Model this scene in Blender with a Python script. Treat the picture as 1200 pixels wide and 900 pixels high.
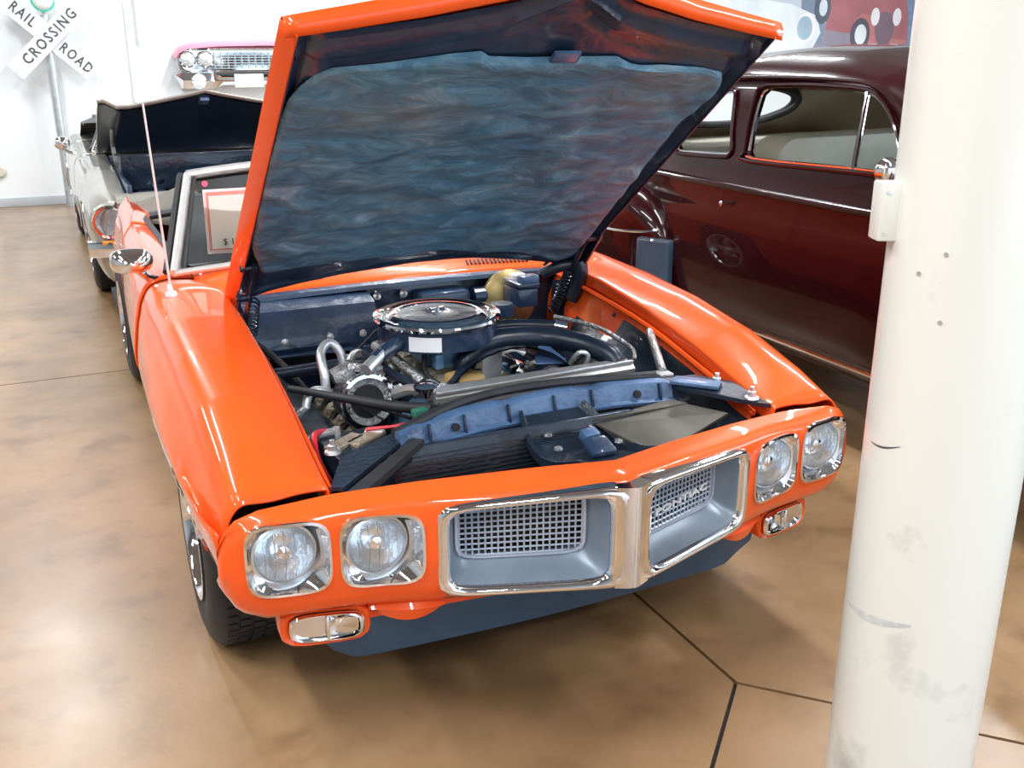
import bpy, bmesh, math, random
from mathutils import Vector, Matrix, noise
for o in list(bpy.data.objects): bpy.data.objects.remove(o)
scn = bpy.context.scene
COL = scn.collection
sin, cos, pi, sqrt = math.sin, math.cos, math.pi, math.sqrt
R = math.radians

# ------------------------------------------------------------------ camera
cam_d = bpy.data.cameras.new('camera'); cam = bpy.data.objects.new('camera', cam_d); COL.objects.link(cam)
cam_d.sensor_width = 36; cam_d.lens = 36 * 1164.69 / 1200; cam_d.clip_start = .05; cam_d.clip_end = 300
_y, _p, _r = .4353697, .32185137, -.00194493
_fw = Vector((sin(_y)*cos(_p), cos(_y)*cos(_p), -sin(_p))); _rt = Vector((cos(_y), -sin(_y), 0)); _up = _rt.cross(_fw)
_rt2 = _rt*cos(_r) + _up*sin(_r); _up2 = -_rt*sin(_r) + _up*cos(_r)
cam.matrix_world = Matrix(((_rt2.x, _up2.x, -_fw.x, -1.1288), (_rt2.y, _up2.y, -_fw.y, -1.8391), (_rt2.z, _up2.z, -_fw.z, 1.6697), (0, 0, 0, 1)))
scn.camera = cam
# ------------------------------------------------------------------ world, lights, exposure
w = bpy.data.worlds.new('daylight'); scn.world = w; w.use_nodes = True
bg = w.node_tree.nodes['Background']; bg.inputs[0].default_value = (.62, .80, 1.0, 1); bg.inputs[1].default_value = 2.6
def area(name, loc, rot, sx, sy, power, col=(1, 1, 1)):
    l = bpy.data.lights.new(name, 'AREA'); l.shape = 'RECTANGLE'; l.size = sx; l.size_y = sy; l.energy = power; l.color = col
    o = bpy.data.objects.new(name, l); o.location = loc; o.rotation_euler = rot; COL.objects.link(o); return o
LAMPS = [(-5.0, -3), (-5.0, 1.5), (-5.0, 6.5), (-1.6, -4.4), (-2.6, -.9), (-2.4, 3.0), (-1.6, 7.6), (1.8, -2.6), (1.8, 1.2), (1.8, 5.0), (1.8, 8.6), (5.6, -1.5), (5.6, 3.0), (5.6, 7.5), (9.6, 1.0), (9.6, 6.5)]
for i, (x, y) in enumerate(LAMPS):
    area('strip_light', (x, y, 4.46), (0, 0, 0), .16, 2.3, 130, (.93, .97, 1))
area('right_fill_light', (13.8, -2.5, 2.2), (0, R(90), 0), 3.6, 8.0, 900, (.80, .90, 1))  # added daylight fill brightening the pillar's right side; right wall has no door
scn.view_settings.view_transform = 'Standard'; scn.view_settings.look = 'None'
scn.view_settings.gamma = 1; scn.view_settings.exposure = .1
try: scn.view_settings.use_curve_mapping = False
except Exception: pass

# ------------------------------------------------------------------ materials
def mat(name, col, rough=.5, metal=0, coat=0, spec=None, **kw):
    m = bpy.data.materials.new(name); m.use_nodes = True; b = m.node_tree.nodes['Principled BSDF']
    b.inputs['Base Color'].default_value = (*col, 1); b.inputs['Roughness'].default_value = rough; b.inputs['Metallic'].default_value = metal
    b.inputs['Coat Weight'].default_value = coat; b.inputs['Coat Roughness'].default_value = .03
    if spec is not None: b.inputs['Specular IOR Level'].default_value = spec
    for k, v in kw.items(): b.inputs[k.replace('_', ' ')].default_value = v
    return m
def N(m, t, **kw):
    n = m.node_tree.nodes.new(t)
    for k, v in kw.items():
        if hasattr(n, k): setattr(n, k, v)
        else: n.inputs[k].default_value = v
    return n
def L(m, a, b): m.node_tree.links.new(a, b)
def mottled(name, c1, c2, scale=6, rough=.5, metal=0, coat=0, bump=0, bscale=40, stretch=(1, 1, 1), lo=.35, hi=.65, detail=6, r2=None):
    m = mat(name, c1, rough, metal, coat); b = m.node_tree.nodes['Principled BSDF']
    tc = N(m, 'ShaderNodeTexCoord'); mp = N(m, 'ShaderNodeMapping'); mp.inputs['Scale'].default_value = stretch
    L(m, tc.outputs['Object'], mp.inputs['Vector'])
    nz = N(m, 'ShaderNodeTexNoise'); nz.inputs['Scale'].default_value = scale; nz.inputs['Detail'].default_value = detail
    L(m, mp.outputs[0], nz.inputs['Vector'])
    cr = N(m, 'ShaderNodeValToRGB'); cr.color_ramp.elements[0].position = lo; cr.color_ramp.elements[1].position = hi
    cr.color_ramp.elements[0].color = (*c1, 1); cr.color_ramp.elements[1].color = (*c2, 1)
    L(m, nz.outputs['Fac'], cr.inputs['Fac']); L(m, cr.outputs['Color'], b.inputs['Base Color'])
    if bump:
        n2 = N(m, 'ShaderNodeTexNoise'); n2.inputs['Scale'].default_value = bscale; n2.inputs['Detail'].default_value = 4
        L(m, mp.outputs[0], n2.inputs['Vector'])
        bp = N(m, 'ShaderNodeBump'); bp.inputs['Strength'].default_value = bump; bp.inputs['Distance'].default_value = .02
        L(m, n2.outputs['Fac'], bp.inputs['Height']); L(m, bp.outputs['Normal'], b.inputs['Normal'])
    if r2 is not None:
        mr = N(m, 'ShaderNodeMapRange'); mr.inputs['To Min'].default_value = rough; mr.inputs['To Max'].default_value = r2
        L(m, nz.outputs['Fac'], mr.inputs['Value']); L(m, mr.outputs[0], b.inputs['Roughness'])
    return m
M = {}
M['orange'] = mottled('orange_paint', (.87, .094, .012), (.92, .106, .015), 3, .28, 0, 1)
M['maroon'] = mottled('maroon_paint', (.018, .0011, .0026), (.024, .0014, .0034), 3, .25, 0, 1)
M['silver'] = mottled('champagne_paint', (.36, .34, .30), (.42, .40, .35), 3, .3, .45, 1)
M['chrome'] = mottled('chrome', (.86, .87, .90), (.92, .92, .94), 8, .05, 1, 0)
M['satin'] = mottled('satin_aluminium', (.66, .66, .66), (.74, .74, .73), 25, .36, .8, 0, .1, 90)
M['cast'] = mottled('cast_alloy', (.38, .38, .38), (.60, .60, .60), 30, .35, 1, 0, .5, 120)
M['oldcast'] = mottled('worn_cast_metal', (.25, .20, .14), (.50, .44, .34), 18, .5, .6, 0, .5, 90)
M['black'] = mottled('satin_black_enamel', (.008, .014, .025), (.014, .024, .042), 9, .3, 0, .3, .15, 60)
M['bayblack'] = mottled('blue_black_enamel', (.010, .022, .05), (.020, .045, .095), 6, .32, 0, .4, .25, 25)
M['supblue'] = mottled('support_blue_black', (.05, .10, .20), (.085, .16, .30), 9, .35, 0, .4, .3, 40)
M['rubber'] = mottled('rubber', (.010, .011, .014), (.02, .021, .024), 20, .6)
M['tyre'] = mottled('tyre_rubber', (.008, .010, .014), (.016, .018, .022), 20, .55)
M['hose'] = mottled('hose_rubber', (.008, .014, .028), (.012, .022, .040), 20, .3)
M['dark'] = mottled('near_black', (.006, .007, .010), (.015, .014, .014), 20, .6)  # plain near-black for recesses, seams and small dark parts
M['trayblue'] = mottled('silver_grey_plastic', (.22, .27, .33), (.26, .31, .37), 10, .35, .3)
M['mesh'] = mottled('grille_silver', (.50, .56, .66), (.58, .63, .72), 10, .35, .4)
M['valance'] = mottled('valance_blue_grey', (.030, .075, .135), (.040, .09, .155), 10, .45)
M['mirror'] = mat('mirror_silver', (.9, .92, .93), .02, 1)
M['lens'] = mat('lamp_glass', (1, 1, 1), .03, 0, 0, None, Transmission_Weight=1.0, IOR=1.25)
M['glass'] = mat('window_glass', (.93, .98, .95), .0, 0, 0, None, Transmission_Weight=1.0, IOR=1.02)
M['reflector'] = mottled('lamp_reflector', (.90, .93, .96), (.97, .98, 1.0), 12, .22, .85, 0, .25, 25)
M['white'] = mottled('white_label', (.85, .85, .84), (.9, .9, .9), 10, .5)
M['cream'] = mottled('cream_upholstery', (.62, .58, .48), (.70, .66, .56), 5, .7, 0, 0, .1, 80)
M['headliner'] = mottled('beige_headliner', (.40, .35, .25), (.47, .41, .30), 5, .8)
M['interior'] = mottled('charcoal_vinyl', (.035, .036, .040), (.06, .06, .065), 9, .45)
M['boot'] = mottled('taupe_vinyl_cover', (.10, .085, .065), (.13, .11, .085), 5, .65, 0, 0, .3, 12)
M['pillar'] = None
M['wall'] = mottled('white_wall_paint', (.80, .83, .84), (.86, .88, .88), .5, .55, 0, 0, .05, 40)
M['gold'] = mottled('gold_cadmium', (.34, .25, .10), (.48, .38, .18), 20, .4, .8)
M['greywall'] = mottled('grey_wall_paint', (.26, .28, .29), (.32, .34, .35), .5, .6)
M['lampface'] = mottled('lamp_face_blue', (.55, .66, .78), (.85, .90, .96), 30, .15, .3, 1)
M['engineblue'] = mottled('engine_blue_paint', (.10, .25, .45), (.25, .45, .68), 30, .4, .2)
M['brass'] = mottled('amber_plastic', (.45, .28, .10), (.58, .38, .16), 30, .5)
M['red'] = mottled('red_plastic', (.6, .02, .03), (.7, .03, .04), 20, .4)
M['green'] = mottled('green_plastic', (.02, .12, .08), (.03, .17, .11), 20, .5)
M['copper'] = mottled('tan_sheet_metal', (.085, .08, .065), (.12, .11, .09), 10, .4, .4)
M['whitetyre'] = mottled('whitewall', (.75, .78, .74), (.82, .84, .80), 10, .5)
M['lampglow'] = mat('tube_glow', (1, 1, 1), .5); _b = M['lampglow'].node_tree.nodes['Principled BSDF']; _b.inputs['Emission Color'].default_value = (.95, .98, 1, 1); _b.inputs['Emission Strength'].default_value = 6
M['teal'] = mottled('teal_signal_glass', (.05, .55, .42), (.1, .65, .5), 10, .2, 0, .5)
M['pink'] = mottled('pink_paint', (.75, .28, .38), (.8, .33, .43), 3, .3, 0, 1)
M['signblack'] = mottled('sign_black_print', (.05, .05, .055), (.09, .09, .09), 30, .5)
M['amber'] = mottled('amber_lens', (.8, .25, .02), (.9, .32, .04), 10, .2, 0, .5)
M['ceil'] = mottled('grey_ceiling', (.20, .21, .22), (.26, .27, .28), .8, .8)
M['fixture'] = mottled('white_fixture', (.7, .72, .73), (.76, .78, .78), 5, .5)
M['bright'] = mottled('polished_trim', (.80, .80, .78), (.88, .88, .86), 20, .22, .75)
M['aerial'] = mottled('aerial_steel', (.75, .76, .78), (.82, .83, .84), 20, .3, .3)

for k_ in ('orange', 'maroon', 'silver', 'pink'): M[k_].node_tree.nodes['Principled BSDF'].inputs['Specular IOR Level'].default_value = .12; M[k_].node_tree.nodes['Principled BSDF'].inputs['Coat IOR'].default_value = 1.33
def floor_mat():
    m = mat('stained_concrete', (.3, .2, .1), .3, 0, 0); nt = m.node_tree; b = nt.nodes['Principled BSDF']
    b.inputs['Coat Weight'].default_value = .5; b.inputs['Coat Roughness'].default_value = .30
    g = N(m, 'ShaderNodeNewGeometry')
    def nz(sc, det, st=(1, 1, 1), dist=0):
        mp = N(m, 'ShaderNodeMapping'); mp.inputs['Scale'].default_value = st; L(m, g.outputs['Position'], mp.inputs['Vector'])
        n = N(m, 'ShaderNodeTexNoise'); n.inputs['Scale'].default_value = sc; n.inputs['Detail'].default_value = det; n.inputs['Distortion'].default_value = dist
        L(m, mp.outputs[0], n.inputs['Vector']); return n
    def ramp(n, stops):
        cr = N(m, 'ShaderNodeValToRGB'); e = cr.color_ramp.elements
        while len(e) < len(stops): e.new(.5)
        for q, (p, c) in zip(e, stops): q.position = p; q.color = (*c, 1)
        L(m, n.outputs['Fac'], cr.inputs['Fac']); return cr
    a = ramp(nz(1.3, 8, (1, 1, 1), .25), [(.25, (.19, .108, .048)), (.42, (.255, .148, .068)), (.58, (.32, .19, .092)), (.80, (.40, .255, .14))])
    d = ramp(nz(3.4, 9, (1, 1, 1), .2), [(.30, (.60, .55, .50)), (.42, (.93, .92, .91)), (.60, (1.0, 1.0, 1.0)), (.75, (1.08, 1.07, 1.05))])
    s = ramp(nz(9, 6, (1, 1, 1), .3), [(.25, (.80, .76, .70)), (.45, (1, 1, 1)), (.8, (1.05, 1.05, 1.05))])
    x = N(m, 'ShaderNodeMix', data_type='RGBA', blend_type='MULTIPLY'); x.inputs[0].default_value = 1
    L(m, a.outputs[0], x.inputs[6]); L(m, d.outputs[0], x.inputs[7])
    y = N(m, 'ShaderNodeMix', data_type='RGBA', blend_type='MULTIPLY'); y.inputs[0].default_value = 1
    L(m, x.outputs[2], y.inputs[6]); L(m, s.outputs[0], y.inputs[7]); L(m, y.outputs[2], b.inputs['Base Color'])
    n3 = nz(5, 4); mr = N(m, 'ShaderNodeMapRange'); mr.inputs['To Min'].default_value = .22; mr.inputs['To Max'].default_value = .5
    L(m, n3.outputs['Fac'], mr.inputs['Value']); L(m, mr.outputs[0], b.inputs['Roughness'])
    n4 = nz(30, 5); bp = N(m, 'ShaderNodeBump'); bp.inputs['Strength'].default_value = .08; bp.inputs['Distance'].default_value = .01
    L(m, n4.outputs['Fac'], bp.inputs['Height']); L(m, bp.outputs[0], b.inputs['Normal'])
    return m
M['floor'] = floor_mat()
def pad_mat():
    m = mat('insulation_pad', (.1, .15, .2), .55); b = m.node_tree.nodes['Principled BSDF']; b.inputs['Coat Weight'].default_value = .12; b.inputs['Coat Roughness'].default_value = .35
    g = N(m, 'ShaderNodeNewGeometry')
    mp = N(m, 'ShaderNodeMapping'); mp.inputs['Scale'].default_value = (1.0, 2.0, 2.0); L(m, g.outputs['Position'], mp.inputs['Vector'])
    n1 = N(m, 'ShaderNodeTexNoise'); n1.inputs['Scale'].default_value = 6.5; n1.inputs['Detail'].default_value = 9; n1.inputs['Roughness'].default_value = .65; n1.inputs['Distortion'].default_value = .7
    L(m, mp.outputs[0], n1.inputs['Vector'])
    cr = N(m, 'ShaderNodeValToRGB'); e = cr.color_ramp.elements; e.new(.5); e.new(.6)
    for q, (p, c) in zip(e, [(.30, (.025, .11, .19)), (.46, (.06, .19, .30)), (.58, (.12, .28, .40)), (.74, (.34, .52, .66))]): q.position = p; q.color = (*c, 1)  # ramp paints bluish light and whitish highlights into the pad colour
    L(m, n1.outputs['Fac'], cr.inputs['Fac'])
    mp2 = N(m, 'ShaderNodeMapping'); mp2.inputs['Location'].default_value = (3.2, 1.1, .4); mp2.inputs['Scale'].default_value = (1.2, 2.0, 2.0); L(m, g.outputs['Position'], mp2.inputs['Vector'])
    n2 = N(m, 'ShaderNodeTexNoise'); n2.inputs['Scale'].default_value = 2.2; n2.inputs['Detail'].default_value = 5; L(m, mp2.outputs[0], n2.inputs['Vector'])
    c2 = N(m, 'ShaderNodeValToRGB'); c2.color_ramp.elements[0].position = .50; c2.color_ramp.elements[1].position = .70
    L(m, n2.outputs['Fac'], c2.inputs['Fac'])
    mul = N(m, 'ShaderNodeMath', operation='MULTIPLY'); mul.inputs[1].default_value = .4; L(m, c2.outputs[0], mul.inputs[0])
    x = N(m, 'ShaderNodeMix', data_type='RGBA'); L(m, mul.outputs[0], x.inputs[0]); L(m, cr.outputs[0], x.inputs[6]); x.inputs[7].default_value = (.17, .15, .10, 1)
    L(m, x.outputs[2], b.inputs['Base Color'])
    bp = N(m, 'ShaderNodeBump'); bp.inputs['Strength'].default_value = .9; bp.inputs['Distance'].default_value = .02
    L(m, n1.outputs['Fac'], bp.inputs['Height']); L(m, bp.outputs[0], b.inputs['Normal']); return m
M['pad'] = pad_mat()
def pillar_mat():
    m = mat('cream_pillar_paint', (.80, .79, .72), .35, 0, .3); b = m.node_tree.nodes['Principled BSDF']
    g = N(m, 'ShaderNodeNewGeometry'); sp = N(m, 'ShaderNodeSeparateXYZ'); L(m, g.outputs['Position'], sp.inputs[0])
    n = N(m, 'ShaderNodeTexNoise'); n.inputs['Scale'].default_value = 7; n.inputs['Detail'].default_value = 7; L(m, g.outputs['Position'], n.inputs['Vector'])
    # scuffs gather on the lowest metre
    mr = N(m, 'ShaderNodeMapRange'); mr.inputs['From Min'].default_value = .95; mr.inputs['From Max'].default_value = .1; mr.inputs['To Min'].default_value = -.18; mr.inputs['To Max'].default_value = .02
    L(m, sp.outputs['Z'], mr.inputs['Value'])
    ad = N(m, 'ShaderNodeMath', operation='ADD'); L(m, n.outputs['Fac'], ad.inputs[0]); L(m, mr.outputs[0], ad.inputs[1])
    cr = N(m, 'ShaderNodeValToRGB'); cr.color_ramp.elements[0].position = .50; cr.color_ramp.elements[1].position = .72
    cr.color_ramp.elements[0].color = (.80, .79, .72, 1); cr.color_ramp.elements[1].color = (.44, .43, .40, 1)
    L(m, ad.outputs[0], cr.inputs['Fac']); L(m, cr.outputs[0], b.inputs['Base Color']); return m
M['pillar'] = pillar_mat()
# ------------------------------------------------------------------ helpers
def sharpen(me, ang=38):
    bm = bmesh.new(); bm.from_mesh(me)
    a = R(ang)
    for f in bm.faces: f.smooth = True
    for e in bm.edges:
        if len(e.link_faces) == 2: e.smooth = e.calc_face_angle(0) < a
    bm.to_mesh(me); bm.free()
class MB:
    def __init__(s): s.v = []; s.f = []; s.m = []
    def add(s, vs, fs, mi=0):
        o = len(s.v); s.v += [tuple(p) for p in vs]; s.f += [tuple(i+o for i in f) for f in fs]; s.m += [mi]*len(fs); return s
    def box(s, c, d, rot=None, bev=0, mi=0):
        bm = bmesh.new(); bmesh.ops.create_cube(bm, size=1)
        for v in bm.verts: v.co = Vector((v.co.x*d[0], v.co.y*d[1], v.co.z*d[2]))
        if bev: bmesh.ops.bevel(bm, geom=bm.edges[:], offset=bev, segments=2, affect='EDGES', profile=.5)
        mt = Matrix.Translation(c)
        if rot is not None: mt = mt @ (rot.to_4x4() if isinstance(rot, Matrix) else Matrix.Rotation(rot[2], 4, 'Z') @ Matrix.Rotation(rot[1], 4, 'Y') @ Matrix.Rotation(rot[0], 4, 'X'))
        bm.verts.index_update()
        s.add([mt @ v.co for v in bm.verts], [[v.index for v in f.verts] for f in bm.faces], mi); bm.free(); return s
    def loft(s, loops, closed=True, cap0=False, cap1=False, mi=0):
        n = len(loops[0]); vs = [p for l in loops for p in l]; fs = []
        for i in range(len(loops)-1):
            for j in range(n if closed else n-1):
                k = (j+1) % n; fs.append((i*n+j, i*n+k, (i+1)*n+k, (i+1)*n+j))
        if cap0: fs.append(tuple(range(n))[::-1])
        if cap1: fs.append(tuple((len(loops)-1)*n+j for j in range(n)))
        s.add(vs, fs, mi); return s
    def tube(s, pts, r, n=8, smooth=0, cap=True, mi=0):
        pts = [Vector(p) for p in pts]
        if smooth: pts = catmull(pts, smooth)
        rs = r if isinstance(r, (list, tuple)) else None
        m = len(pts); loops = []
        t0 = (pts[1]-pts[0]).normalized(); a = Vector((0, 0, 1)) if abs(t0.z) < .9 else Vector((1, 0, 0)); nn = t0.cross(a).normalized()
        for i, p in enumerate(pts):
            t = (pts[min(i+1, m-1)] - pts[max(i-1, 0)]).normalized()
            nn = (nn - t*nn.dot(t)).normalized(); b = t.cross(nn)
            rr = r if rs is None else rs[0] + (rs[-1]-rs[0])*i/(m-1) if len(rs) == 2 else rs[min(i, len(rs)-1)]
            loops.append([p + (nn*cos(2*pi*k/n) + b*sin(2*pi*k/n))*rr for k in range(n)])
        return s.loft(loops, True, cap, cap, mi)
    def lathe(s, prof, c, axis=(0, 0, 1), n=32, mi=0, cap0=False, cap1=False):
        ax = Vector(axis).normalized(); a = Vector((0, 0, 1)) if abs(ax.z) < .9 else Vector((1, 0, 0)); u = ax.cross(a).normalized(); v = ax.cross(u); c = Vector(c)
        return s.loft([[c + ax*h + (u*cos(2*pi*k/n) + v*sin(2*pi*k/n))*r for k in range(n)] for r, h in prof], True, cap0, cap1, mi)
    def cyl(s, p0, p1, r, r2=None, n=16, mi=0): 
        p0 = Vector(p0); p1 = Vector(p1); d = (p1-p0).length
        return s.lathe([(r, 0), (r if r2 is None else r2, d)], p0, p1-p0, n, mi, True, True)
    def prism(s, pts, ext, mi=0):
        e = Vector(ext); n = len(pts); a = [Vector(p) for p in pts]
        return s.add(a+[p+e for p in a], [tuple(range(n))[::-1], tuple(range(n, 2*n))]+[(i, (i+1) % n, (i+1) % n+n, i+n) for i in range(n)], mi)
    def quad(s, a, b, c, d, mi=0): return s.add([a, b, c, d], [(0, 1, 2, 3)], mi)
    def mirror(s):
        n = len(s.v); s.add([(-x, y, z) for x, y, z in s.v], [f[::-1] for f in s.f]); s.m[-len(s.f)//2:] = s.m[:len(s.f)//2]; return s
    def xf(s, mt): s.v = [tuple(mt @ Vector(p)) for p in s.v]; return s
    def mesh(s, name, mats, ang=38, weld=1e-5, flat=False, fixn=True):
        me = bpy.data.meshes.new(name); me.from_pydata(s.v, [], s.f)
        for m in (mats if isinstance(mats, (list, tuple)) else [mats]): me.materials.append(m)
        me.polygons.foreach_set('material_index', s.m)
        bm = bmesh.new(); bm.from_mesh(me)
        if weld: bmesh.ops.remove_doubles(bm, verts=bm.verts, dist=weld)
        if fixn: bmesh.ops.recalc_face_normals(bm, faces=bm.faces)
        bm.to_mesh(me); bm.free()
        if not flat: sharpen(me, ang)
        me.update(); return me
    def build(s, name, mats, parent=None, **kw): return link(name, s.mesh(name, mats, **kw), parent)
def wloc(o):
    l = Vector(o.location)
    while o.parent: o = o.parent; l = l  # only the root carries a location
    return l
def link(name, me, parent=None):
    o = bpy.data.objects.new(name, me); COL.objects.link(o)
    if parent is not None:
        o.parent = parent; root = parent
        if root.type == 'EMPTY': o.matrix_parent_inverse = Matrix.Translation(-Vector(root.location))
    return o
def thing(name, label, cat, loc, group=None):
    o = bpy.data.objects.new(name, None); o.empty_display_size = .2; COL.objects.link(o); o.location = loc; return tag(o, label, cat, group)
def tag(o, label, cat, group=None):
    o['label'] = label; o['category'] = cat
    if group: o['group'] = group
    return o
def struct(o): o['kind'] = 'structure'; return o
def copy_tree(o, parent=None):
    c = o.copy(); COL.objects.link(c)
    if parent is not None: c.parent = parent; c.matrix_parent_inverse = o.matrix_parent_inverse.copy()
    for ch in list(o.children): copy_tree(ch, c)
    return c
def catmull(P, k):
    P = [Vector(p) for p in P]; out = []
    for i in range(len(P)-1):
        p0 = P[max(i-1, 0)]; p1 = P[i]; p2 = P[i+1]; p3 = P[min(i+2, len(P)-1)]
        for j in range(k):
            t = j/k; out.append(.5*((2*p1)+(p2-p0)*t+(2*p0-5*p1+4*p2-p3)*t*t+(3*p1-p0-3*p2+p3)*t**3))
    out.append(P[-1]); return out
def itp(x, xs, ys):
    if x <= xs[0]: return ys[0]
    for i in range(len(xs)-1):
        if x <= xs[i+1]:
            t = (x-xs[i])/(xs[i+1]-xs[i]); return ys[i]*(1-t)+ys[i+1]*t
    return ys[-1]
def sel(a, b, p, n, c=(0, 0)):           # superellipse loop, polar parameter
    out = []
    for k in range(n):
        t = 2*pi*(k+.5)/n; C_, S_ = cos(t), sin(t); r = (abs(C_/a)**p + abs(S_/b)**p)**(-1/p); out.append((c[0]+r*C_, c[1]+r*S_))
    return out
def sel2(a, b, p, n, c=(0, 0)):          # superellipse loop, even parameter
    return [(c[0]+a*math.copysign(abs(cos(2*pi*k/n))**(2/p), cos(2*pi*k/n)), c[1]+b*math.copysign(abs(sin(2*pi*k/n))**(2/p), sin(2*pi*k/n))) for k in range(n)]
def rrect(x0, x1, y0, y1, r, k=5):       # rounded rectangle polygon
    out = []
    for cx, cy, a0 in ((x1-r, y1-r, 0), (x0+r, y1-r, 90), (x0+r, y0+r, 180), (x1-r, y0+r, 270)):
        for j in range(k+1): a = R(a0+90*j/k); out.append((cx+r*cos(a), cy+r*sin(a)))
    return out
def evalmesh(o):
    dg = bpy.context.evaluated_depsgraph_get(); e = o.evaluated_get(dg); return bpy.data.meshes.new_from_object(e)
def cut(me, cutters, ang=38, mats=None):
    """boolean difference: me minus every cutter MB"""
    o = bpy.data.objects.new('tmp', me); COL.objects.link(o); tmp = []
    for c in cutters:
        cm = c.mesh('tmpc', [x for x in me.materials]); co = bpy.data.objects.new('tmpc', cm); COL.objects.link(co); tmp.append(co)
        md = o.modifiers.new('b', 'BOOLEAN'); md.operation = 'DIFFERENCE'; md.solver = 'EXACT'; md.object = co
    bpy.context.view_layer.update(); r = evalmesh(o)
    for t in tmp+[o]: bpy.data.objects.remove(t)
    sharpen(r, ang); return r
def text_mb(txt, size, M4, depth=.001, align='CENTER', xs=1.0, off=0, gap=1):
    cu = bpy.data.curves.new('t', 'FONT'); cu.body = txt; cu.size = size; cu.extrude = depth; cu.offset = off; cu.space_character = gap; cu.align_x = align; cu.align_y = 'CENTER'; cu.resolution_u = 2
    o = bpy.data.objects.new('t', cu); COL.objects.link(o); bpy.context.view_layer.update(); me = evalmesh(o)
    mb = MB(); S = Matrix.Diagonal((xs, 1, 1, 1))
    mb.add([M4 @ S @ v.co for v in me.vertices], [tuple(p.vertices) for p in me.polygons]); bpy.data.objects.remove(o); bpy.data.meshes.remove(me); return mb
def frame(o, x, y):                       # matrix from origin + x axis + y axis
    x = Vector(x).normalized(); y = Vector(y); z = x.cross(y).normalized(); y = z.cross(x)
    return Matrix(((x.x, y.x, z.x, o[0]), (x.y, y.y, z.y, o[1]), (x.z, y.z, z.z, o[2]), (0, 0, 0, 1)))

# ------------------------------------------------------------------ room
FL = struct(MB().box((3, 1, -.06), (22, 20.2, .09)).build('floor', M['dark']))
g = .0055; X0, X1, Y0, Y1 = -8, 14, -9, 11
dT, dR, dB, dL = (.435, .045), (.98, -.52), (.40, -1.10), (-.17, -.54)
polys = [
    [(X0, 3.84), (.435, 3.84), (.435, Y1), (X0, Y1)], [(.435, 3.84), (5.2, 3.84), (5.2, Y1), (.435, Y1)], [(5.2, 3.84), (X1, 3.84), (X1, Y1), (5.2, Y1)],
    [(X0, -.54), dL, dT, (.435, 3.84), (X0, 3.84)], [dR, (5.2, -.52), (5.2, 3.84), (.435, 3.84), dT], [(5.2, -.52), (X1, -.52), (X1, 3.84), (5.2, 3.84)],
    [(X0, Y0), (.40, Y0), dB, dL, (X0, -.54)], [(.40, Y0), (5.2, Y0), (5.2, -.52), dR, dB], [(5.2, Y0), (X1, Y0), (X1, -.52), (5.2, -.52)], [dL, dB, dR, dT]]
for P in polys:
    cx = sum(p[0] for p in P)/len(P); cy = sum(p[1] for p in P)/len(P); Q = []
    n = len(P)
    for i in range(n):                    # inset each edge by g
        a, b, c = Vector(P[i-1]), Vector(P[i]), Vector(P[(i+1) % n]); e1 = (b-a).normalized(); e2 = (c-b).normalized()
        n1 = Vector((-e1.y, e1.x)); n2 = Vector((-e2.y, e2.x)); k = n1+n2; k = k/(1+n1.dot(n2)); Q.append(b+k*g)
    MB().prism([(q.x, q.y, -.02) for q in Q], (0, 0, .02)).build('slab', M['floor'], FL)
struct(MB().box((3, 11.1, 2.2), (22.4, .2, 4.8)).build('wall_back', M['wall']))
struct(MB().box((14.1, 1, 2.2), (.2, 20.2, 4.8)).build('wall_right', M['wall']))
wl = MB().box((-8.1, 1, 2.2), (.2, 20.2, 4.8)); struct(wl.build('wall_left', M['greywall']))
struct(MB().box((-4.9, -9.1, 2.2), (6.6, .2, 4.8)).build('wall_front_blocker', M['greywall']))  # unseen partial wall, added to block daylight from the front left
struct(MB().box((3, 1, 4.7), (22.4, 20.4, .2)).build('ceiling', M['ceil']))
struct(MB().box((3, 10.985, .05), (22, .03, .10), bev=.005).build('baseboard_back', mottled('grey_skirting', (.45, .48, .50), (.5, .53, .55), 4, .5)))
# wall panel seams, conduit
struct(MB().box((-.02, 10.985, 1.72), (.035, .03, 1.2), bev=.008).build('trim_1', M['wall']))
struct(MB().tube([(.10, 10.96, 1.75), (.10, 10.96, 4.5)], .022).build('trim_2', M['wall']))
for i, (x, y) in enumerate(LAMPS):
    t = thing('ceiling_light', 'white fluorescent strip fixture under the ceiling', 'ceiling light', (x, y, 4.6), 'fluorescent strips under the ceiling')
    MB().box((x, y, 4.55), (.22, 2.4, .1), bev=.01).build('housing', M['fixture'], t)
    MB().tube([(x-.05, y-1.15, 4.49), (x-.05, y+1.15, 4.49)], .014).tube([(x+.05, y-1.15, 4.49), (x+.05, y+1.15, 4.49)], .014).build('tube', M['lampglow'], t)

# ------------------------------------------------------------------ pillar and its box
PC = Vector((.394, -.560, 0))
pb = MB(); loops = []
for i in range(47):
    z = i*.1; loops.append([(PC.x+.147*cos(2*pi*k/64), PC.y+.147*sin(2*pi*k/64), z) for k in range(64)])
pb.loft(loops, True, True, True)
pl = tag(pb.build('pillar', M['pillar']), 'thick round cream painted steel column in front of the orange car', 'pillar')
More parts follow.
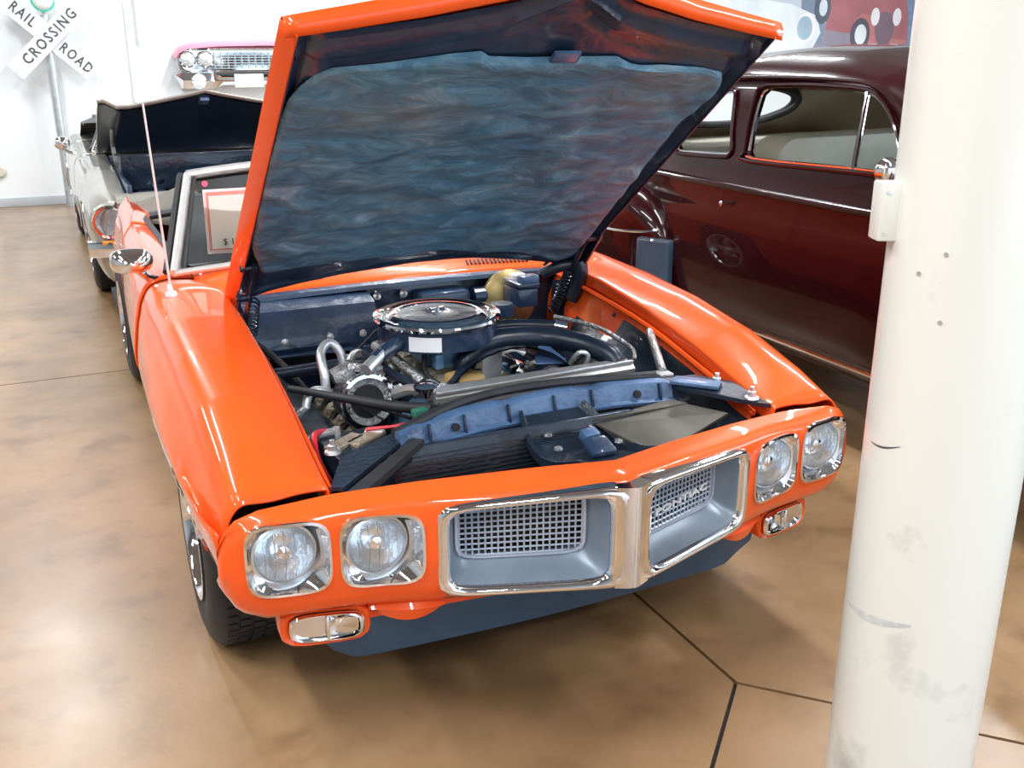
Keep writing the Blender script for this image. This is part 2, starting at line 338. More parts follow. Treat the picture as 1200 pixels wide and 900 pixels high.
# dark scuffs, dirt shapes of their own on the column
def band(a0, a1, z0, z1, th, mt, nm):
    b = MB(); ls = []
    for i in range(13):
        a = R(a0+(a1-a0)*i/12); z = z0+(z1-z0)*(i/12) - .006*sin(pi*i/12); w_ = th*(.25+sin(pi*(i+.3)/12.6)); rr = .1478
        ls.append([(PC.x+rr*cos(a), PC.y+rr*sin(a), z-w_), (PC.x+rr*cos(a), PC.y+rr*sin(a), z+w_)])
    b.loft(ls, False).build(nm, mt, pl)
band(160, 191, .955, .973, .0016, M['signblack'], 'scratch')
band(152, 216, .592, .617, .007, mottled('grey_scuff', (.55, .56, .57), (.70, .70, .68), 40, .5), 'scuff')
jb = thing('junction_box', 'small cream metal box with screws on the side of the pillar', 'electrical box', (.262, -.485, 1.355))
MB().box((.262, -.485, 1.396), (.058, .05, .105), (0, 0, -_y), .004).build('housing', M['pillar'], jb)
for dx, dz in ((-.018, -.038), (.012, -.02), (-.018, .036), (.016, .038)):
    c = Vector((.262, -.485, 1.396+dz)) + _rt*dx - Vector((sin(_y), cos(_y), 0))*.024
    MB().cyl(c, c-Vector((sin(_y), cos(_y), 0))*.003, .003, n=8).build('screw', M['satin'], jb)
for a_, z in ((205, 1.34), (207, 1.22), (188, 1.30)):
    d = Vector((cos(R(a_)), sin(R(a_)), 0)); c = Vector((PC.x, PC.y, z))+d*.146
    MB().cyl(c, c+d*.004, .004, n=8).build('bolt', M['satin'], pl)
# ================================================================== orange convertible
car = thing('convertible_car', 'bright orange vintage convertible with its bonnet open and engine showing', 'car', (0, 2.4, 0))
FY = [.2, .35, .6, .9, 1.2, 1.55, 1.9, 2.3, 2.9, 3.3, 3.7, 4.2, 4.6, 4.86]
def side_prof(y, sx=1):
    xi = itp(y, [.2, 1.6, 1.8, 3.0, 3.3, 4.86], [.632, .625, .70, .72, .68, .66])
    zi = itp(y, FY, [.728, .755, .815, .868, .902, .915, .925, .925, .925, .93, .91, .83, .77, .70])
    zc = itp(y, FY, [.722, .785, .852, .893, .915, .925, .932, .932, .935, .958, .962, .86, .79, .72])
    zs = itp(y, FY, [.700, .735, .790, .835, .855, .865, .870, .870, .875, .905, .915, .83, .76, .70])
    xs = itp(y, FY, [.858, .868, .872, .875, .877, .878, .872, .858, .828, .800, .785, .765, .735, .70])
    xw = itp(y, FY, [.885, .908, .924, .930, .930, .922, .908, .890, .860, .842, .835, .815, .77, .72])
    P = [(xi, zi-.05), (xi, zi-.012), (xi+.012, zi), (xi+.07, zi*.5+zc*.5+.004), ((xi+xs)/2+.02, zc), (xs-.03, (zc+zs)/2+.014), (xs, zs), (xs+.012, zs-.04), ((xs*.35+xw*.65), zs-.10), (xw, .66), (xw-.013, .60), (xw-.040, .47), (xw-.066, .34), (xw-.085, .235), (xw-.12, .20)]
    pts = catmull([(p[0], 0, p[1]) for p in P], 4)
    out = []
    for p in pts:
        z = p.z
        if y < .57 and z < .50: z = .50-.0004*(.50-z)
        elif y < .62 and z < .45: z = .45
        for yc in (.95, 3.69):
            if abs(y-yc) < .385:
                a = .30+sqrt(max(0, .39**2-(y-yc)**2)); a = min(a, .625)
                if z < a and p.x > .8: z = a - .0004*(a-z)
                elif z < a: z = a - .0004*(a-z)
        yo = y
        if y < .60: yo = y + .012*(1-(y-.2)/.4)
        out.append((sx*p.x, yo, z))
    return out
def side_part(y0, y1, nm, sx):
    ys = [y0]; y = y0
    while y < y1-1e-6:
        st = .022 if any(abs(y-yc) < .43 for yc in (.95, 3.69)) else .05
        y = min(y+st, y1); ys.append(y)
    b = MB(); b.loft([side_prof(y, sx) for y in ys], False); me = b.mesh(nm, M['orange'], ang=50)
    o = link(nm, me, car)
    s = o.modifiers.new('t', 'SOLIDIFY'); s.thickness = .006; s.offset = -1
    return o
for sx in (-1, 1):
    side_part(.205, 1.715, 'front_fender', sx); side_part(1.722, 2.955, 'door', sx); side_part(2.962, 4.86, 'quarter_panel', sx)
    for yc in (.95, 3.69):                # bright wheel opening mouldings
        pts = []
        for k in range(-38, 39):
            y = yc+.386*k/38; z = min(.30+sqrt(max(0, .39**2-(y-yc)**2)), .625); z = max(z, .50 if y < .60 else .30); pr = [q for q in side_prof(y, 1) if q[0] > .7]; xq = min(pr, key=lambda q: abs(q[2]-z-.002))[0]
            pts.append((sx*(xq-.002), y, z-.002))
        MB().tube(pts, .008, 6).build('wheel_opening_trim', M['chrome'], car)
# nose ------------------------------------------------------------
def NF(x):
    x = abs(x); return itp(x, [0, .2, .44, .56, .66, .75, .80, .84, .865, .885, .893], [-.060, -.008, .064, .104, .125, .140, .150, .160, .172, .190, .204])
def NG(x):
    x = abs(x); return itp(x, [0, .2, .44, .64, .80, .86, .893], [.02, .08, .145, .192, .198, .204, .214])
def NT(x):
    x = abs(x); return itp(x, [0, .15, .44, .64, .80, .855, .88, .893], [.762, .757, .742, .728, .718, .70, .668, .63])
def NBt(x):
    x = abs(x); return itp(x, [0, .44, .80, .86, .893], [.455, .455, .452, .475, .53])
nb = MB(); secs = []
xs_ = [-.893, -.889, -.885, -.875, -.865, -.85, -.835, -.82, -.80]+[-.78+.03*i for i in range(53)]+[.80, .82, .835, .85, .865, .875, .885, .889, .893]
for x in xs_:
    F, G, T, Bz = NF(x), NG(x), NT(x), NBt(x); G = max(G, F+.012)
    hh = T-.03-Bz; bk = G+(.05 if abs(x) < .60 else .05*max(.2, (.68-abs(x))/.08) if abs(x) < .68 else .01)
    P = [(bk, Bz+.03), (bk, T-.05), (G, T-.03), (G, T-.006), (G-.006, T), (G*.5+F*.5+.004, T-.006), (F+.022, T-.014), (F+.007, T-.026), (F, T-.05), (F-.004, Bz+hh*.5), (F+.004, Bz+.05), (F+.014, Bz+.02), (F+.035, Bz), (F+.065, Bz-.002)]
    P = [(y, z) for y, z in P]
    secs.append([(x, y, z) for y, z in P])
nb.loft(secs, True, True, True)
nose = nb.mesh('nose', [M['orange'], M['dark']], ang=50)
cutters = []
LAMP = [(sx*cx, sx) for sx in (-1, 1) for cx in (.752, .551)]
def lampz(cx): return .612 if abs(cx) > .7 else .610
for cx, sx in LAMP:
    c = MB(); lp = sel(.090, .086, 4.5, 40, (cx, lampz(cx))); c.prism([(x, -.2, z) for x, z in lp], (0, .7, 0), 1); cutters.append(c)
# grille cut follows the beak
for sx in (-1, 1):
    c = MB(); c.prism([(sx*x, -.3, z) for x, z in [(.0, .488), (.415, .50), (.415, .690), (.0, .725)]], (0, .8, 0), 1); cutters.append(c)
me = cut(nose, cutters, 50); link('nose_panel', me, car)
# lower lips and signal pods
for sx in (-1, 1):
    P = sel(.085, .036, 4, 36, (sx*.668, .398))
    b = MB(); yy = [.185, .19, .20, .23, .33]; sc = [1.14, 1.20, 1.22, 1.22, 1.1]
    ls = [[(sx*.668+(x-sx*.668)*k, NF(.668)+.055+dy-.185+ .22*(abs(x)-.668), .398+(z-.398)*k*1.12) for x, z in P] for dy, k in zip(yy, sc)]
    b.loft([[(x, y+.006, z) for x, y, z in [(sx*.668+(x-sx*.668)*.98, ls[0][i][1], .398+(z-.398)*.98) for i, (x, z) in enumerate(P)]]]+ls, True, False, True)
    b.build('signal_housing', M['orange'], car)
    sg = MB(); y0 = NF(.668)+.055
    sl = []
    for k, dy in ((1.0, .0), (1.0, -.006), (.94, -.010), (.86, -.010), (.84, -.004), (.84, .02)):
        sl.append([(sx*.668+(x-sx*.668)*k, y0+dy+.22*(abs(x)-.668), .398+(z-.398)*k) for x, z in P])
    s_ = sg.loft(sl, True, True, False).build('signal_lamp', M['chrome'], car)
    b = MB(); b.loft([[(sx*.668+(x-sx*.668)*k, y0+dy+.22*(abs(x)-.668), .398+(z-.398)*k) for x, z in P] for k, dy in ((.84, .004), (.6, -.002), (.2, -.004))], True, False, True).build('signal_lens', M['lens'], s_)
    b = MB(); b.loft([[(sx*.668+(x-sx*.668)*k, y0+dy+.22*(abs(x)-.668), .398+(z-.398)*k) for x, z in P] for k, dy in ((.84, .012), (.2, .018))], True, False, True).build('signal_reflector', M['lampface'], s_)
    MB().box((sx*.668, y0-.011, .398), (.008, .008, .062), bev=.002).build('lens_divider', M['chrome'], s_)
    # orange lower lip running inward below the grille corner
    b = MB(); ls = []
    for i in range(14):
        x = .40+.17*i/13; e_ = max(.05, sin(pi*(i+.3)/13.6))**.6; f = NF(x)+.055+.02*(1-e_); r_ = (.02+.012*sin(pi*i/13))*e_
        ls.append([(sx*x, f+.05, .448), (sx*x, f-.005, .446), (sx*x, f-.018, .430), (sx*x, f-.008, .430-r_), (sx*x, f+.05, .425-r_)])
    b.loft(ls, True, True, True).build('lower_lip', M['orange'], car)
# lower orange strip behind the lips + blue-grey valance
b = MB(); b.loft([[(x, .16+.10*abs(x), .46), (x, .155+.10*abs(x), .375), (x, .17+.10*abs(x), .365), (x, .18+.10*abs(x), .46)] for x in [-.60+.06*i for i in range(21)]], True, True, True).build('lower_strip', M['orange'], car)
b = MB(); ls = []
for i in range(25):
    x = -.655+1.28*i/24; e = max(0, abs(x+.015)-.58)*.6; yb = .275 - .03*cos(pi*x/1.3)
    ls.append([(x, yb-.03, .385), (x, yb-.012, .30), (x*.965, yb+.01, .225+e), (x*.965, yb+.03, .225+e), (x, yb+.02, .385)])
b.loft(ls, True, True, True).build('front_valance', M['valance'], car)
# headlamps -----------------------------------------------------------
for cx, sx in LAMP:
    cz = lampz(cx); n = 48
    def ring(a, b_, p, dy, c=(cx, cz), tilt=1):
        return [(x, NF(x)*tilt+NF(cx)*(1-tilt)+dy, z) for x, z in sel(a, b_, p, n, c)]
    c2 = (cx-.006*1, cz+.010)
    bz = MB().loft([ring(.089, .085, 4.5, .02), ring(.0925, .0885, 4.5, -.002), ring(.092, .088, 4.5, -.008), ring(.086, .082, 4.2, -.009), ring(.081, .077, 3.6, .004), ring(.0745, .0735, 2.2, .020, c2, .5), ring(.0725, .0725, 2, .026, c2, 0)], True)
    h = bz.build('headlamp_bezel', M['chrome'], car)
    yb = NF(cx)
    def disc(r, dy): return [(c2[0]+r*cos(2*pi*k/n), yb+dy, c2[1]+r*sin(2*pi*k/n)) for k in range(n)]
    MB().loft([disc(.0725, .030), disc(.0725, .010), disc(.068, .006), disc(.066, .012)], True).build('lamp_ring', M['satin'], h)
    MB().loft([disc(.067, .012), disc(.060, .002), disc(.045, -.006), disc(.025, -.011), disc(.005, -.0125)], True, False, True).build('lens', M['lens'], h)
    MB().loft([disc(.067, .016), disc(.062, .035), disc(.05, .055), disc(.03, .075), disc(.01, .084)], True, False, True).build('reflector', M['reflector'], h)
    rb = MB()
    for k in range(-4, 5, 2):
        z0 = c2[1]; x0 = c2[0]+k*.011; hh = sqrt(.060**2-(k*.011)**2)
        rb.tube([(x0, yb+.010-.010*cos(pi/2*k/6), z0-hh), (x0, yb-.001-.008*cos(pi/2*k/6), z0), (x0, yb+.010-.010*cos(pi/2*k/6), z0+hh)], .0018, 5, 3)
    rb.build('lens_ribs', M['lens'], h)
    MB().lathe([(.001, 0), (.014, .003), (.012, .016), (.001, .02)], (c2[0], yb+.02, c2[1]), (0, 1, 0), 16).build('bulb_shield', M['chrome'], h)
# grilles ----------------------------------------------------------------
gang = math.atan2(.150, .440)
for sx in (-1, 1):
    O = Vector((0, -.092, 0)); S = Vector((sx*cos(gang), sin(gang), 0)); D = Vector((-sx*sin(gang), cos(gang), 0))
    def G(s, z, d): 
        k = 1 - .055*(s/.455) if z > .6 else 1
        return O + S*s + D*d + Vector((0, 0, .472 + (z-.472)*(1-.125*(s/.46)*((z-.472)/.27))))
    n = 64
    def lp(s0, s1, z0, z1, p, d): return [G(a, b_, d) for a, b_ in sel((s1-s0)/2, (z1-z0)/2, p, n, ((s0+s1)/2, (z0+z1)/2))]
    i0 = .0; ii = .020
    fr = MB().loft([lp(i0, .462, .474, .742, 9, .050), lp(i0, .462, .474, .742, 9, .012), lp(i0+.001, .457, .479, .737, 9, .001), lp(i0+.010, .450, .486, .730, 9, -.004), lp(ii+.028, .438, .494, .722, 9, -.002), lp(ii+.037, .430, .499, .717, 9, .006), lp(ii+.040, .428, .501, .715, 9, .016)], True)
    fo = fr.build('grille_surround', M['chrome'], car, ang=60)
    # recessed tray: sloping floor, walls; opening shrinks towards the mesh
    tr = MB().loft([lp(ii+.040, .428, .501, .715, 9, .014), lp(ii+.046, .424, .506, .713, 8, .03), lp(.098, .420, .530, .712, 7, .082), lp(.106, .414, .538, .704, 7, .085), lp(.106, .414, .538, .704, 7, .11)], True)
    t_ = tr.build('grille_tray', M['trayblue'], car, ang=60)
    MB().loft([lp(.105, .415, .537, .705, 7, .084), lp(.105, .415, .537, .705, 7, .076), lp(.112, .408, .543, .698, 7, .076), lp(.112, .408, .543, .698, 7, .086)], True).build('mesh_border', M['mesh'], t_)
    gm = MB(); ns, nz = 19, 10
    for i in range(ns+1):
        s = .113+(.292)*i/ns; a, b_ = G(s, .541, .084), G(s, .700, .084); gm.tube([a, b_], .0026, 4)
    for j in range(nz+1):
        z = .543+.155*j/nz; gm.tube([G(.110+.298*k/6, z, .085) for k in range(7)], .0026, 4)
    gm.build('grille_mesh', M['mesh'], t_)
    MB().loft([lp(.10, .42, .55, .71, 7, .13), lp(.2, .3, .6, .66, 4, .131)], True, False, True).build('grille_backing', M['dark'], t_)
    if sx == 1:
        mt = frame(G(.262, .603, .068), S, (0, 0, 1)); mt = mt @ Matrix.Rotation(R(2), 4, 'Z')
        text_mb('PONTIAC', .0255, mt, .002, xs=1.95).build('lettering', M['white'], t_)
# centre beak cap joining both surrounds
MB().prism([(x, y, .480) for x, y in [(-.045, -.0775), (-.014, -.0925), (0, -.0955), (.014, -.0925), (.045, -.0775), (.03, -.03), (-.03, -.03)]], (0, 0, .256)).build('beak_bar', M['chrome'], car, ang=60)

# cowl, scuttle -----------------------------------------------------------
def cowl_front(x): return 1.545-.02*(1-(x/.63)**2)
b = MB(); ls = []
for i in range(33):
    x = -.70+1.40*i/32; yf = cowl_front(x) if abs(x) < .63 else 1.56; cr = .02*(1-(x/.7)**2)
    ls.append([(x, yf, .855+cr), (x, yf, .882+cr), (x, yf+.012, .89+cr), (x, yf+.09, .905+cr), (x, 1.70+.10*(1-(x/.7)**2), .935+cr), (x, 1.84+.10*(1-(x/.7)**2), .94+cr)])
co = b.loft(ls, False).build('cowl_panel', M['orange'], car, ang=60); co.modifiers.new('t', 'SOLIDIFY').thickness = .004
for s0 in (-.50, .31):
    for i in range(16):
        x = s0+.0165*i-.03; cr = .02*(1-(x/.7)**2)
        MB().box((x, 1.590, .9030+cr), (.007, .050, .006), (R(9), 0, R(-14)), .001).build('cowl_vent_slot', M['dark'], co)
b = MB(); ls = []
for i in range(25):
    x = -.628+1.256*i/24; yf = cowl_front(x)-.004; cr = .02*(1-(x/.7)**2)
    ls.append([(x, yf, .878+cr), (x, yf-.028, .872+cr), (x, yf-.032, .858+cr), (x, yf, .85+cr)])
b.loft(ls, True, True, True).build('cowl_seal', M['bayblack'], car)
MB().box((0, 1.56, .60), (1.26, .02, .58), bev=.004).build('firewall', M['bayblack'], car)
# heater box: folded sheet with rounded top
b = MB(); P = [(1.55, .70), (1.38, .705), (1.37, .73), (1.385, .80), (1.42, .85), (1.48, .868), (1.55, .87)]
b.loft([[(x, y, z) for y, z in P] for x in (-.585, -.56, -.35, -.16, -.14)], True, True, True); hb = b.build('heater_box', M['bayblack'], car, ang=30)
for x in (-.47, -.315, -.20):
    MB().lathe([(.014, 0), (.013, .004), (.006, .006), (.006, .012), (.001, .013)], (x, 1.377, .752), (0, -1, 0), 12, 0, True).build('bolt', M['satin'], hb)
MB().box((-.37, 1.36, .71), (.44, .03, .008), bev=.002).build('flange', M['bayblack'], hb)
for x, z in ((-.10, .842), (.0, .842)):
    MB().lathe([(.015, 0), (.014, .004), (.006, .006), (.001, .01)], (x, 1.52, z), (0, -1, .3), 12, 0, True).build('firewall_bolt', M['satin'], car)
b = MB().box((.14, 1.50, .80), (.20, .10, .10), bev=.02); b.cyl((.26, 1.49, .81), (.36, 1.49, .81), .035); b.box((.42, 1.5, .82), (.1, .09, .07), bev=.015); b.build('wiper_motor', M['bayblack'], car, ang=30)
# windshield --------------------------------------------------------------
def wsx(t): return .765-.135*t
wsb = [(x, 1.80-.105*(x/.765)**2-.02*0, .955) for x in []]
def wsp(u, t):                            # u -1..1 , t 0..1
    x = u*(.765-.135*t); bow = .14*(1-u*u)
    return Vector((x, 1.68+bow+.47*t-.03*bow*t*4, .955+.275*t+.022*(1-u*u)*t))
gl = MB(); gl.loft([[wsp(-1+2*i/24, .03+.94*j/6) for i in range(25)] for j in range(7)], False); wg = gl.build('windshield_glass', M['glass'], car); wg.modifiers.new('t', 'SOLIDIFY').thickness = .004
fr = MB(); fr.tube([wsp(-1, 0), wsp(-1, .5), wsp(-1, 1)], .016, 8, 4); fr.tube([wsp(1, 0), wsp(1, .5), wsp(1, 1)], .016, 8, 4); fr.tube([wsp(-1+2*i/24, 1) for i in range(25)], .020, 8); fr.tube([wsp(-1+2*i/24, 0) for i in range(25)], .012, 8)
wf = fr.build('windshield_frame', M['bright'], car)
b = MB(); b.tube([wsp(-1, 0)+Vector((-.022, .03, 0)), wsp(-1, 1)+Vector((-.022, .03, 0))], .013, 6).tube([wsp(1, 0)+Vector((.022, .03, 0)), wsp(1, 1)+Vector((.022, .03, 0))], .013, 6).tube([wsp(-1+2*i/24, .965)+Vector((0, .03, -.012)) for i in range(25)], .012, 6); b.tube([wsp(-.955, .02), wsp(-.955, .97)], .008, 6); b.tube([wsp(.955, .02), wsp(.955, .97)], .008, 6); b.build('weatherstrip', M['dark'], wf)
# door tops, interior, boot --------------------------------------------------
for sx in (-1, 1):
    b = MB(); b.loft([[(sx*.70, y, .925), (sx*.705, y, .937), (sx*.73, y, .937), (sx*.72, y, .90)] for y in (1.83, 2.2, 2.6, 3.0, 3.25)], True, True, True).build('belt_weatherstrip', M['rubber'], car)
    MB().box((sx*.70, 2.5, .66), (.03, 1.5, .5), bev=.01).build('door_card', M['interior'], car)
b = MB(); b.loft([[(x, 1.80+.10*(1-(x/.7)**2), .955), (x, 1.93, .945), (x, 2.0, .925), (x, 2.02, .86), (x, 1.98, .74)] for x in [-.69+.115*i for i in range(13)]], False).build('dashboard', M['interior'], car)
b = MB(); n = 28
b.tube([(.36+.185*cos(2*pi*k/n), 2.26-.07*sin(2*pi*k/n), .93+.17*sin(2*pi*k/n)) for k in range(n+1)], .012, 8); b.tube([(.18, 2.25, .93), (.54, 2.25, .93)], .012); b.cyl((.36, 2.24, .93), (.36, 2.06, .88), .02); b.build('steering_wheel', M['interior'], car)
for sx in (-1, 1):
    s = MB().box((sx*.36, 2.62, .52), (.50, .50, .16), (R(6), 0, 0), .05).build('seat_cushion', M['interior'], car)
    s = MB().box((sx*.36, 2.93, .78), (.50, .15, .56), (R(-14), 0, 0), .055).build('seat_back', M['interior'], car)
    MB().box((sx*.36, 3.01, 1.08), (.24, .08, .13), (R(-14), 0, 0), .03).build('headrest', M['interior'], s)
MB().box((0, 3.35, .60), (1.10, .40, .28), bev=.05).build('rear_bench', M['interior'], car)
# soft top folded under its cover
b = MB(); ls = []
for i in range(29):
    u = -1+2*i/28; x = u*.70; e = 1-abs(u)**6
    c_ = (1-abs(u)**1.6); h = [(3.24, .86), (3.25, .90+.02*e), (3.33, .955+.05*c_), (3.50, .97+.105*c_), (3.70, .97+.115*c_), (3.88, .95+.06*c_), (3.95, .90)]
    ls.append([(x, y, .90+(z-.90)*max(.25, e)) for y, z in catmullyz(h)] if False else [(x, y, .90+(z-.90)*max(.25, e)) for y, z in h])
b.loft(ls, False).build('top_boot_cover', M['boot'], car, ang=70)
b = MB(); b.tube([(-.69, 3.2, .935), (-.3, 3.165, .975), (.3, 3.165, .975), (.69, 3.2, .935)], .02, 8, 6).build('boot_roll', M['interior'], car)
b = MB(); b.loft([[(x, y, itp(y, FY, [0]*9+[.90, .875, .82, .765, .70])+.012*(1-(x/.7)**2)) for y in (3.90, 4.05, 4.2, 4.4, 4.6, 4.75, 4.86)] for x in [-.69+.115*i for i in range(13)]], False).build('trunk_lid', M['orange'], car, ang=60)
b = MB(); b.loft([[(x, 4.86-.05*abs(x/.7)**3*0, z) for z in (.705, .6, .5, .35)] for x in [-.72+.12*i for i in range(13)]], False).build('rear_panel', M['orange'], car)
MB().box((0, 4.9, .46), (1.5, .08, .12), bev=.03).build('rear_bumper', M['chrome'], car)
# floor pan, inner aprons
MB().box((0, 3.2, .24), (1.66, 3.2, .06)).build('floor_pan', M['dark'], car)
MB().box((0, 1.0, .26), (1.15, 1.15, .03)).build('splash_pan', M['dark'], car)
# ---- engine bay ----------------------------------------------------------
for sx in (-1, 1):
    b = MB(); ls = []
    for i in range(29):                   # wheelhouse apron with a hump over the wheel
        y = .30+1.24*i/28; hmp = max(0, 1-((y-.95)/.42)**2)**.5 if abs(y-.95) < .42 else 0
        zt = itp(y, FY, [.69, .705, .765, .82, .85, .865]+[.87]*8)
        ls.append([(sx*.628, y, zt), (sx*.622, y, zt-.035), (sx*(.600-.03*hmp), y, zt-.10), (sx*(.585-.10*hmp), y, .60+.07*hmp), (sx*(.57-.15*hmp), y, .50+.09*hmp), (sx*(.56-.12*hmp), y, .40), (sx*.54, y, .27)])
    b.loft(ls, False); me = b.mesh('inner_apron', [M['orange'], M['black']], ang=60)
    for p in me.polygons:
        z = p.center.z; p.material_index = 0 if z > itp(p.center.y, [.3, .5, .7, .95, 1.15, 1.3, 1.5], [.64, .68, .725, .765, .745, .68, .60]) else 1
    link('inner_fender', me, car)
    MB().tube([(sx*.616, .28, .695), (sx*.616, .6, .765), (sx*.616, .95, .825), (sx*.616, 1.5, .865)], .009, 6, 4).build('fender_bolt_rail', M['orange'], car)
    for y in (.45, .75, 1.05, 1.35):
        MB().lathe([(.009, 0), (.008, .005), (.001, .006)], (sx*.608, y, itp(y, FY, [.69, .705, .765, .82, .85, .865]+[.87]*8)-.03), (-sx, 0, .3), 6, 0, True).build('fender_bolt', M['black'], car)
# wheelhouse dome on the far side seen black
b = MB(); b.lathe([(.30, 0), (.30, .02), (.27, .10), (.20, .16), (.05, .19), (.001, .19)], (.63, .95, .40), (-.55, 0, .8), 28).build('wheelhouse', M['black'], car)
# radiator support: pressed top rail with slots, steps and bolts
pp = [(-.40, .40), (-.33, .455), (-.15, .50), (.12, .53), (.30, .52), (.47, .485)]
def rail(x): return itp(x, [p[0] for p in pp], [p[1] for p in pp])
b = MB(); ls = []
for i in range(31):
    x = -.40+.87*i/30; y = rail(x); st = .006 if (i % 9) in (3, 4) else 0
    ls.append([(x, y+.05, .735), (x, y+.046, .752-st), (x, y+.012, .755-st), (x, y, .75-st), (x, y-.012, .705), (x, y-.03, .70), (x, y-.028, .692), (x, y, .69)])
sp = b.loft(ls, True, True, True).build('radiator_support', M['supblue'], car, ang=30)
for x in (-.22, .36): MB().cyl((x, rail(x)-.008, .722), (x, rail(x)-.018, .724), .011).build('hole_plug', M['dark'], sp)
for x in (-.30, -.19, -.05, .10, .22, .43):
    MB().box((x, rail(x)-.010, .722), (.007, .018, .055), (R(-12), 0, 0), .002).build('rib', M['bayblack'], sp)
b = MB(); b.tube([(-.40, .44, .745), (-.15, .56, .76), (.12, .585, .762), (.45, .54, .755)], .014, 8, 5).build('support_seal', M['rubber'], car)
# side plates from support to fenders
MB().prism([(.47, .53, .735), (.47, .44, .735), (.60, .245, .728), (.625, .22, .728), (.625, .40, .742), (.56, .50, .742)], (0, 0, .012)).build('support_plate', M['black'], car)
MB().box((.52, .43, .755), (.14, .06, .012), (0, 0, R(-48)), .004).build('plate_step', M['supblue'], car)
for x, y in ((.585, .42), (.60, .275)):
    q = MB().lathe([(.022, 0), (.020, .005), (.012, .007), (.012, .02), (.007, .022), (.007, .034), (.001, .036)], (x, y, .744), (0, 0, 1), 12, 0, True).build('hood_bumper_bolt', M['satin'], car)
q = MB().lathe([(.022, 0), (.020, .005), (.012, .007), (.012, .02), (.007, .022), (.007, .034), (.001, .036)], (-.56, .455, .715), (0, 0, 1), 12, 0, True).build('hood_bumper_bolt', M['satin'], car)
MB().prism([(-.40, .47, .725), (-.40, .40, .725), (-.60, .215, .715), (-.625, .23, .715), (-.56, .38, .72)], (0, 0, .010)).build('support_plate', M['black'], car)
# radiator/condenser face in front of the rail
MB().box((-.06, .40, .56), (.72, .03, .30), (R(-12), 0, 0), .004).build('condenser', M['black'], car)
b = MB()
for i in range(22): b.box((-.06, .382-.0, .43+.012*i), (.70, .006, .002), (R(-12), 0, 0))
b.xf(Matrix.Translation((0, .40, .56)) @ Matrix.Rotation(R(-12), 4, 'X') @ Matrix.Translation((0, -.40, -.56))); b.build('condenser_fins', M['dark'], car)
# left deflector blade and rod
MB().prism([(-.36, .42, .715), (-.335, .40, .715), (-.56, .185, .70), (-.60, .20, .70)], (0, 0, .018)).build('deflector_blade', M['rubber'], car)
b = MB(); b.prism([(-.37, .39, .70), (.47, .46, .70), (.60, .25, .69), (.45, .17, .70), (.20, .11, .715), (0, .06, .72), (-.20, .11, .715), (-.45, .17, .70), (-.62, .22, .69)], (0, 0, -.006)); 
tp = b.mesh('filler', [M['black']])
c1 = MB().prism([(-.35, .36, .6), (.02, .39, .6), (.06, .20, .6), (-.03, .14, .6), (-.50, .22, .6), (-.54, .245, .6)], (0, 0, .3)); c2 = MB().prism([(.17, .40, .6), (.42, .41, .6), (.53, .27, .6), (.26, .17, .6), (.19, .20, .6)], (0, 0, .3))
link('filler_panel', cut(tp, [c1, c2]), car)
MB().prism([(.17, .40, .688), (.47, .40, .70), (.54, .30, .695), (.24, .19, .66)], (0, 0, .006)).build('air_baffle', M['copper'], car)
MB().prism([(.17, .41, .697), (.44, .44, .708), (.47, .40, .704)], (0, 0, .005)).build('baffle_lip', M['copper'], car)
# hood latch bracket
b = MB(); ls = []
for i in range(9):
    t = i/8; y = .50-.42*t; w_ = .105+.035*sin(pi*t); z = .715-.055*sin(pi*min(1, t*1.1))
    ls.append([(.085-w_, y, z+.012), (.085-w_+.01, y, z+.014), (.085-w_+.02, y, z-.004), (.085+w_-.02, y, z-.004), (.085+w_-.01, y, z+.014), (.085+w_, y, z+.012), (.085+w_, y, z-.012), (.085-w_, y, z-.012)])
lt = b.loft(ls, True, True, True).build('latch_bracket', M['black'], car, ang=30)
MB().box((.115, .34, .690), (.05, .035, .03), (R(20), 0, R(8)), .006).build('latch_catch', M['supblue'], lt)
MB().box((.105, .27, .683), (.075, .07, .022), (R(18), 0, 0), .008).build('latch_plate', M['bayblack'], lt)
for x, y in ((.02, .40), (.0, .30), (.16, .42), (.17, .28)): MB().lathe([(.012, 0), (.011, .006), (.001, .007)], (x, y, .683), (0, 0, 1), 8, 0, True).build('latch_bolt', M['cast'], lt)
# radiator top tank
b = MB(); P = [(.70, .0), (.695, .035), (.715, .05), (.755, .052), (.775, .04), (.78, .0)]
b.loft([[(x, y-.01*(x > .4), .69+z+.012*(x+.2)) for y, z in P] for x in (-.19, -.17, .10, .42, .47)], True, True, True)
MB_t = b.build('radiator_tank', M['satin'], car, ang=30)
MB().box((.14, .70, .745), (.66, .012, .012), (0, R(-1), 0), .003).build('tank_flange', M['satin'], MB_t)
MB().box((.14, .74, .55), (.66, .05, .30)).build('radiator_core', M['dark'], car)
MB().lathe([(.024, -.02), (.024, .0), (.036, .002), (.038, .012), (.030, .018), (.012, .020), (.001, .022)], (-.205, .735, .745), (0, 0, 1), 20, 0, False).build('radiator_cap', M['chrome'], car)
MB().tube([(-.205, .735, .74), (-.23, .80, .73), (-.26, .86, .70)], .016, 8, 4).build('radiator_neck', M['satin'], car)
